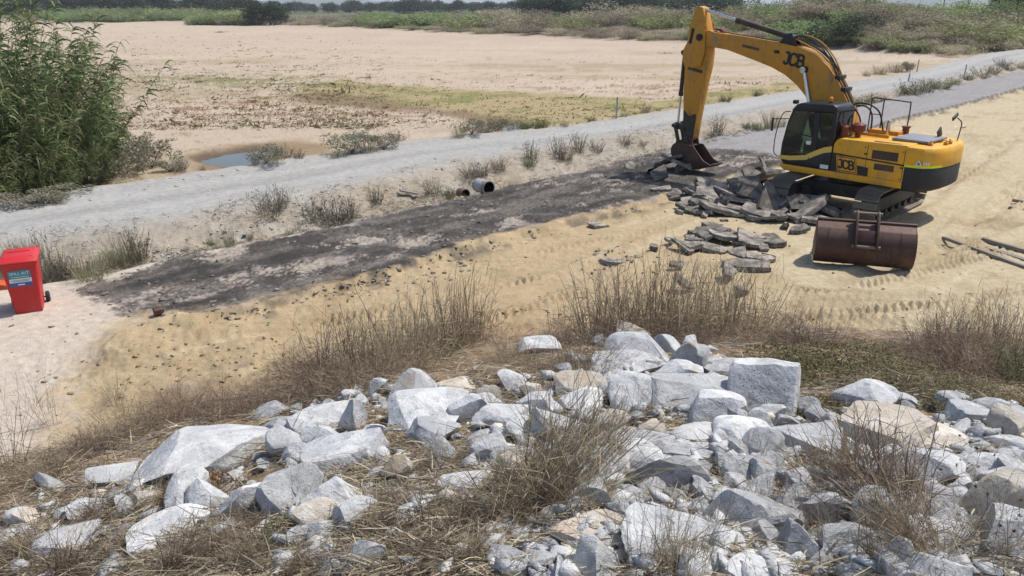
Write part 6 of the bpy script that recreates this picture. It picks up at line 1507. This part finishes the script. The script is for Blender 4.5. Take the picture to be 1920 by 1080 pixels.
for key, px, py, h, w, lab, tilt, rz in [('reed_bundle', 1010, 945, 300, 1.0, "dry reed bundle in the middle, leaning to the upper right", (0, .55), 0), ('reed_bundle', 1000, 960, 200, .9, "lower left part of the leaning dry reed bundle", (.15, .85), .3), ('reed_bundle', 1060, 900, 230, 1., "upper strands of the leaning dry reed bundle", (0, .35), .1), ('reed_bundle', 960, 970, 150, 1.3, "straw heap at the root of the leaning dry reed bundle", (.5, -.5), .2), ('brown_weed', 1000, 975, 90, 1.0, "dark tangle at the root of the dry reed bundle", (0, 0), 0),
                                         ('reed_bundle', 1660, 960, 260, 1.1, "heap of pale dead stems in front of the tan block", (0, -.45), 0), ('reed_bundle', 1620, 900, 160, 1.4, "upper part of the heap of pale dead stems", (.3, -.2), .5), ('reed_bundle', 1740, 1050, 240, .8, "long pale stems rising left from the lower right corner", (0, -.85), .1), ('reed_bundle', 1700, 1010, 220, .9, "pale stems crossing the lower right rocks", (.1, -.75), .3), ('brown_weed', 1600, 960, 100, 1.2, "brown tangle under the heap of pale dead stems", (0, 0), 0),
                                         ('reed_bundle', 1090, 870, 170, 1.0, "thin strands at the right flank of the leaning dry reed bundle", (.1, .6), .4), ('reed_bundle', 930, 930, 150, 1.2, "bent straw at the left flank of the leaning dry reed bundle", (.2, .95), .2), ('twig_weed', 1080, 960, 170, .9, "dark twigs right of the leaning dry reed bundle", (0, .3), 0), ('reed_bundle', 1560, 900, 150, 1.3, "grey stems spilling left from the heap of pale dead stems", (.3, -.8), .3), ('twig_weed', 1560, 1030, 190, .8, "dark twigs under the long pale stems", (0, -.3), 0), ('twig_weed', 1660, 1060, 200, .8, "dark twigs at the bottom edge below the pale stems", (0, .1), 1), ('twig_weed', 1900, 1060, 200, .8, "dark twigs at the lower right corner edge", (0, -.2), 2), ('twig_weed', 1130, 850, 110, 1., "grey twigs over the long white rock", (0, .2), 2), ('twig_weed', 820, 1000, 110, 1.0, "grey twigs on the straw path", (0, .2), 0), ('twig_weed', 480, 1040, 120, 1.0, "grey twigs below the small white block", (0, -.2), 0), ('twig_weed', 210, 960, 90, 1.0, "grey twigs among the lower left slabs", (0, .2), 0),
                                         ('twig_weed', 1260, 1060, 200, .7, "dark twiggy weed at the bottom right of centre", (0, .1), 0), ('twig_weed', 1200, 1075, 170, .7, "dark twiggy weed beside the pointed white rock", (0, -.1), 1), ('twig_weed', 1330, 1000, 120, .9, "grey twigs over the broad flat white rock", (0, .2), 2), ('straw_weed', 1280, 1080, 150, .7, "reddish dry stems at the bottom edge right of centre", (0, 0), 0), ('twig_weed', 1500, 990, 130, 1.0, "grey twigs right of the white rock at lower right", (0, .3), 0), ('twig_weed', 1430, 900, 110, 1.0, "thin pale stems below the broad whitish rock", (0, -.4), 0),
                                         ('thistle', 1880, 960, 130, 1.0, "dead thistle with dark round heads near the right edge", (0, .1), 0), ('thistle', 1810, 930, 120, 1.1, "dead thistle with dark heads below the rounded boulder", (0, -.2), 1), ('thistle', 1760, 900, 80, 1.1, "small dead thistle beside the rounded boulder", (0, 0), 2), ('thistle', 1860, 1030, 150, 1.0, "dead thistle near the lower right corner", (0, .2), 3), ('twig_weed', 1850, 1010, 150, 1.0, "dark twig tangle in the lower right corner", (0, .2), 0), ('reed_bundle', 1800, 1040, 180, 1., "tan dry stems lying toward the right edge", (0, .9), 0),
                                         ('green_low', 640, 1000, 60, 1.8, "grey green ground plant below the smooth triangular rock", (0, 0), 0), ('green_low', 540, 1020, 50, 1.6, "grey green ground plant left of the straw path", (0, 0), 1), ('green_low', 720, 980, 40, 1.6, "small grey green plant at the edge of the straw path", (0, 0), 2), ('green_low', 800, 900, 40, 1.2, "pale green plant right of the small tan stone", (0, 0), 1),
                                         ('reed_bundle', 130, 1075, 150, 1., "pale reed stalks crossing the lower left corner", (0, .5), 0), ('reed_bundle', 330, 1070, 160, .8, "pale reed stalks leaning right at the bottom left", (0, .45), .2), ('reed_bundle', 60, 1050, 130, 1., "pale reed stalks near the left corner, leaning left", (.2, -.6), 0), ('reed_bundle', 470, 1060, 110, 1.3, "straw heap at the bottom left of centre", (.3, -.7), 0), ('reed_bundle', 250, 1040, 90, 1.3, "flattened straw under the wide pale slab", (.8, -.6), 0), ('reed_bundle', 620, 1075, 100, 1.3, "straw heap at the bottom edge below the grey green plant", (.6, -.8), 1), ('reed_bundle', 790, 1050, 90, 1.3, "thin straw pile on the straw path", (.9, .5), 1), ('reed_bundle', 180, 980, 80, 1.4, "flattened straw between the lower left slabs", (.9, -.3), .5), ('reed_bundle', 420, 1030, 90, 1.4, "flattened straw right of the wide pale slab", (.7, .8), 0), ('reed_bundle', 560, 1075, 110, 1.3, "straw heap at the bottom edge left of the straw path", (.5, .9), .2), ('reed_bundle', 700, 1000, 80, 1.4, "matted straw at the top of the straw path", (.9, .2), .9), ('reed_bundle', 900, 985, 110, 1.2, "matted straw left of the bundle root", (.5, -.8), .1), ('brown_weed', 450, 1000, 60, 1.6, "brown matted weed below the small white block", (0, 0), 0), ('brown_weed', 760, 960, 55, 1.7, "brown matted weed on the straw path", (0, 0), 0), ('brown_weed', 1100, 960, 60, 1.5, "brown matted weed above the bottom tan slab", (0, 0), 0), ('brown_weed', 1450, 960, 60, 1.5, "brown matted weed between the lower right rocks", (0, 0), 0), ('brown_weed', 300, 950, 55, 1.5, "brown weed left of the rust brown fern", (0, 0), 0), ('brown_weed', 1700, 950, 60, 1.5, "brown weed under the rounded boulder", (0, 0), 0), ('brown_weed', 850, 870, 45, 1.5, "brown weed above the half buried pale rock", (0, 0), 0),
                                         ('reed_bundle', 880, 1060, 100, 1.2, "straw pile at the bottom edge in the middle", (.7, .7), 2),
                                         ('twig_weed', 15, 880, 240, .5, "tall bare twig plant at the left picture edge", (0, 0), 0), ('twig_weed', 90, 800, 140, .4, "thin bent twig left on the pinkish pad", (0, -.2), 1), ('twig_weed', 560, 940, 110, .6, "thin dark twig across the sloping whitish slab", (0, .2), 0), ('twig_weed', 950, 770, 60, 1.2, "small twigs across the cracked whitish rock", (0, 0), 0), ('twig_weed', 1200, 790, 90, .9, "thin twigs over the grey boulder in mid pile", (0, .3), 0)]:
    fg(key, px, py, h, w, lab, "reed_bundle" if key == 'reed_bundle' else "thistle" if key == 'thistle' else "green_plant" if key == 'green_low' else "dry_weed", "plant" if key != 'reed_bundle' else "dead reeds", gB, tilt, rz)
# rust coloured dead fern patch below the huge boulder
PROTO['rust_patch'] = [mk("rust", *creeping(950, 1.0, .5, 1500, [(.20, .09, .03), (.28, .14, .045), (.14, .07, .03)], .06)[:2], M_DRY, creeping(950, 1.0, .5, 1500, [(.20, .09, .03), (.28, .14, .045), (.14, .07, .03)], .06)[2], link=False)]
fg('rust_patch', 372, 940, 95, .8, "rust brown dead fern tucked under the huge flat-topped boulder", "dead_fern", "fern")

proto('leaf_sprinkle', lambda j: creeping(960, 1.0, .30, 420, [(.07, .06, .035), (.10, .085, .045), (.05, .05, .03)], .055), M_DRY, 1)
rx, ry, rw, _ = ROCKS[21]; rd = np.array([rx, ry]) / math.hypot(rx, ry); lp = np.array([rx, ry]) - rd * rw * .62
put('leaf_sprinkle', (lp[0], lp[1], gz(rx, ry) + rw * .75), rw * .85, rw * .9, -math.atan2(rx, ry), "creeper", "dark dry leaves of a creeper clinging to the face of the speckled tall rock", "weed", gA, (1.15, 0))

def litter():
    r = np.random.default_rng(77); n = 56000
    px, py = r.uniform(-30, 1950, n), 590 + 500 * r.random(n) ** .8
    q = Gm(px, py); td = -d_toe(q[:, 0], q[:, 1]); dens = np.where(inpoly(px, py, STRAW[0]) | inpoly(px, py, STRAW[1]) | inpoly(px, py, STRAW[2]), 1.0, np.where(px > 950, .24, .48))
    dens = np.where(py < 760, .75, dens) * sst(td, -.35, .6)
    dens *= .35 + .65 * sst(fbm(q[:, 0] * 1.1, q[:, 1] * 1.1, 161, 3), -.35, .25)
    q = q[r.random(n) < dens]; n = len(q); m = 3; q = np.repeat(q, m, 0) + np.stack([r.normal(size=n * m) * .05, r.normal(size=n * m) * .05, r.uniform(.0, .05, n * m)], -1); n = len(q)
    D = r.normal(size=(n, 3)) * [1, .8, .16] + [.25, 0, .06]
    D[:, 2] += -.25 * D[:, 1]
    V, F, T = ribbons(q, D, r.uniform(.06, .34, n), r.uniform(.005, .014, n), r.uniform(-.05, .25, n), None, 3, cols(r, n, STRAWC + PALEC + GREYC, .25), .6, r)
    tag(mk("straw_litter", V, F, M_DRY, T), kind='stuff')
litter()
def verge_litter():
    r = np.random.default_rng(78); n = 5200
    px = r.uniform(0, 1450, n); lo = np.interp(px, [0, 300, 640, 960, 1450], [450, 412, 348, 285, 208]); hi = np.interp(px, [0, 300, 640, 960, 1450], [545, 485, 420, 345, 240])
    q = P(px, lo + (hi - lo) * r.random(n) ** .7, .2); q[:, 2] = height(q[:, 0], q[:, 1]); q = q[fbm(q[:, 0] * .8, q[:, 1] * .8, 181, 3) + r.normal(size=n) * .25 > .0]
    m = 4; q = np.repeat(q, m, 0); n = len(q); q = q + np.stack([r.normal(size=n) * .07, r.normal(size=n) * .07, r.uniform(0, .03, n)], -1)
    V, F, T = ribbons(q, r.normal(size=(n, 3)) * [1, 1, .35] + [0, 0, .3], r.uniform(.05, .22, n), .011, .15, None, 2, cols(r, n, GREYC + [(.12, .12, .06), (.30, .25, .17)], .3), .6, r)
    tag(mk("verge_litter", V, F, M_DRY, T), kind='stuff')
verge_litter()

# ------------------------------------------------------------------ air between here and the far bank
def haze():
    m = bpy.data.materials.new("haze"); m.use_nodes = True; t = m.node_tree; t.nodes.clear()
    o = t.nodes.new("ShaderNodeOutputMaterial"); v = t.nodes.new("ShaderNodeVolumePrincipled")
    v.inputs["Color"].default_value = (.86, .92, 1, 1); v.inputs["Density"].default_value = .0002
    t.links.new(v.outputs[0], o.inputs["Volume"])
    bm = nb(); box(bm, -30000, 30000, -40, 12000, -30, 190); h = obj("haze", bm, m); tag(h, kind='stuff')
haze()
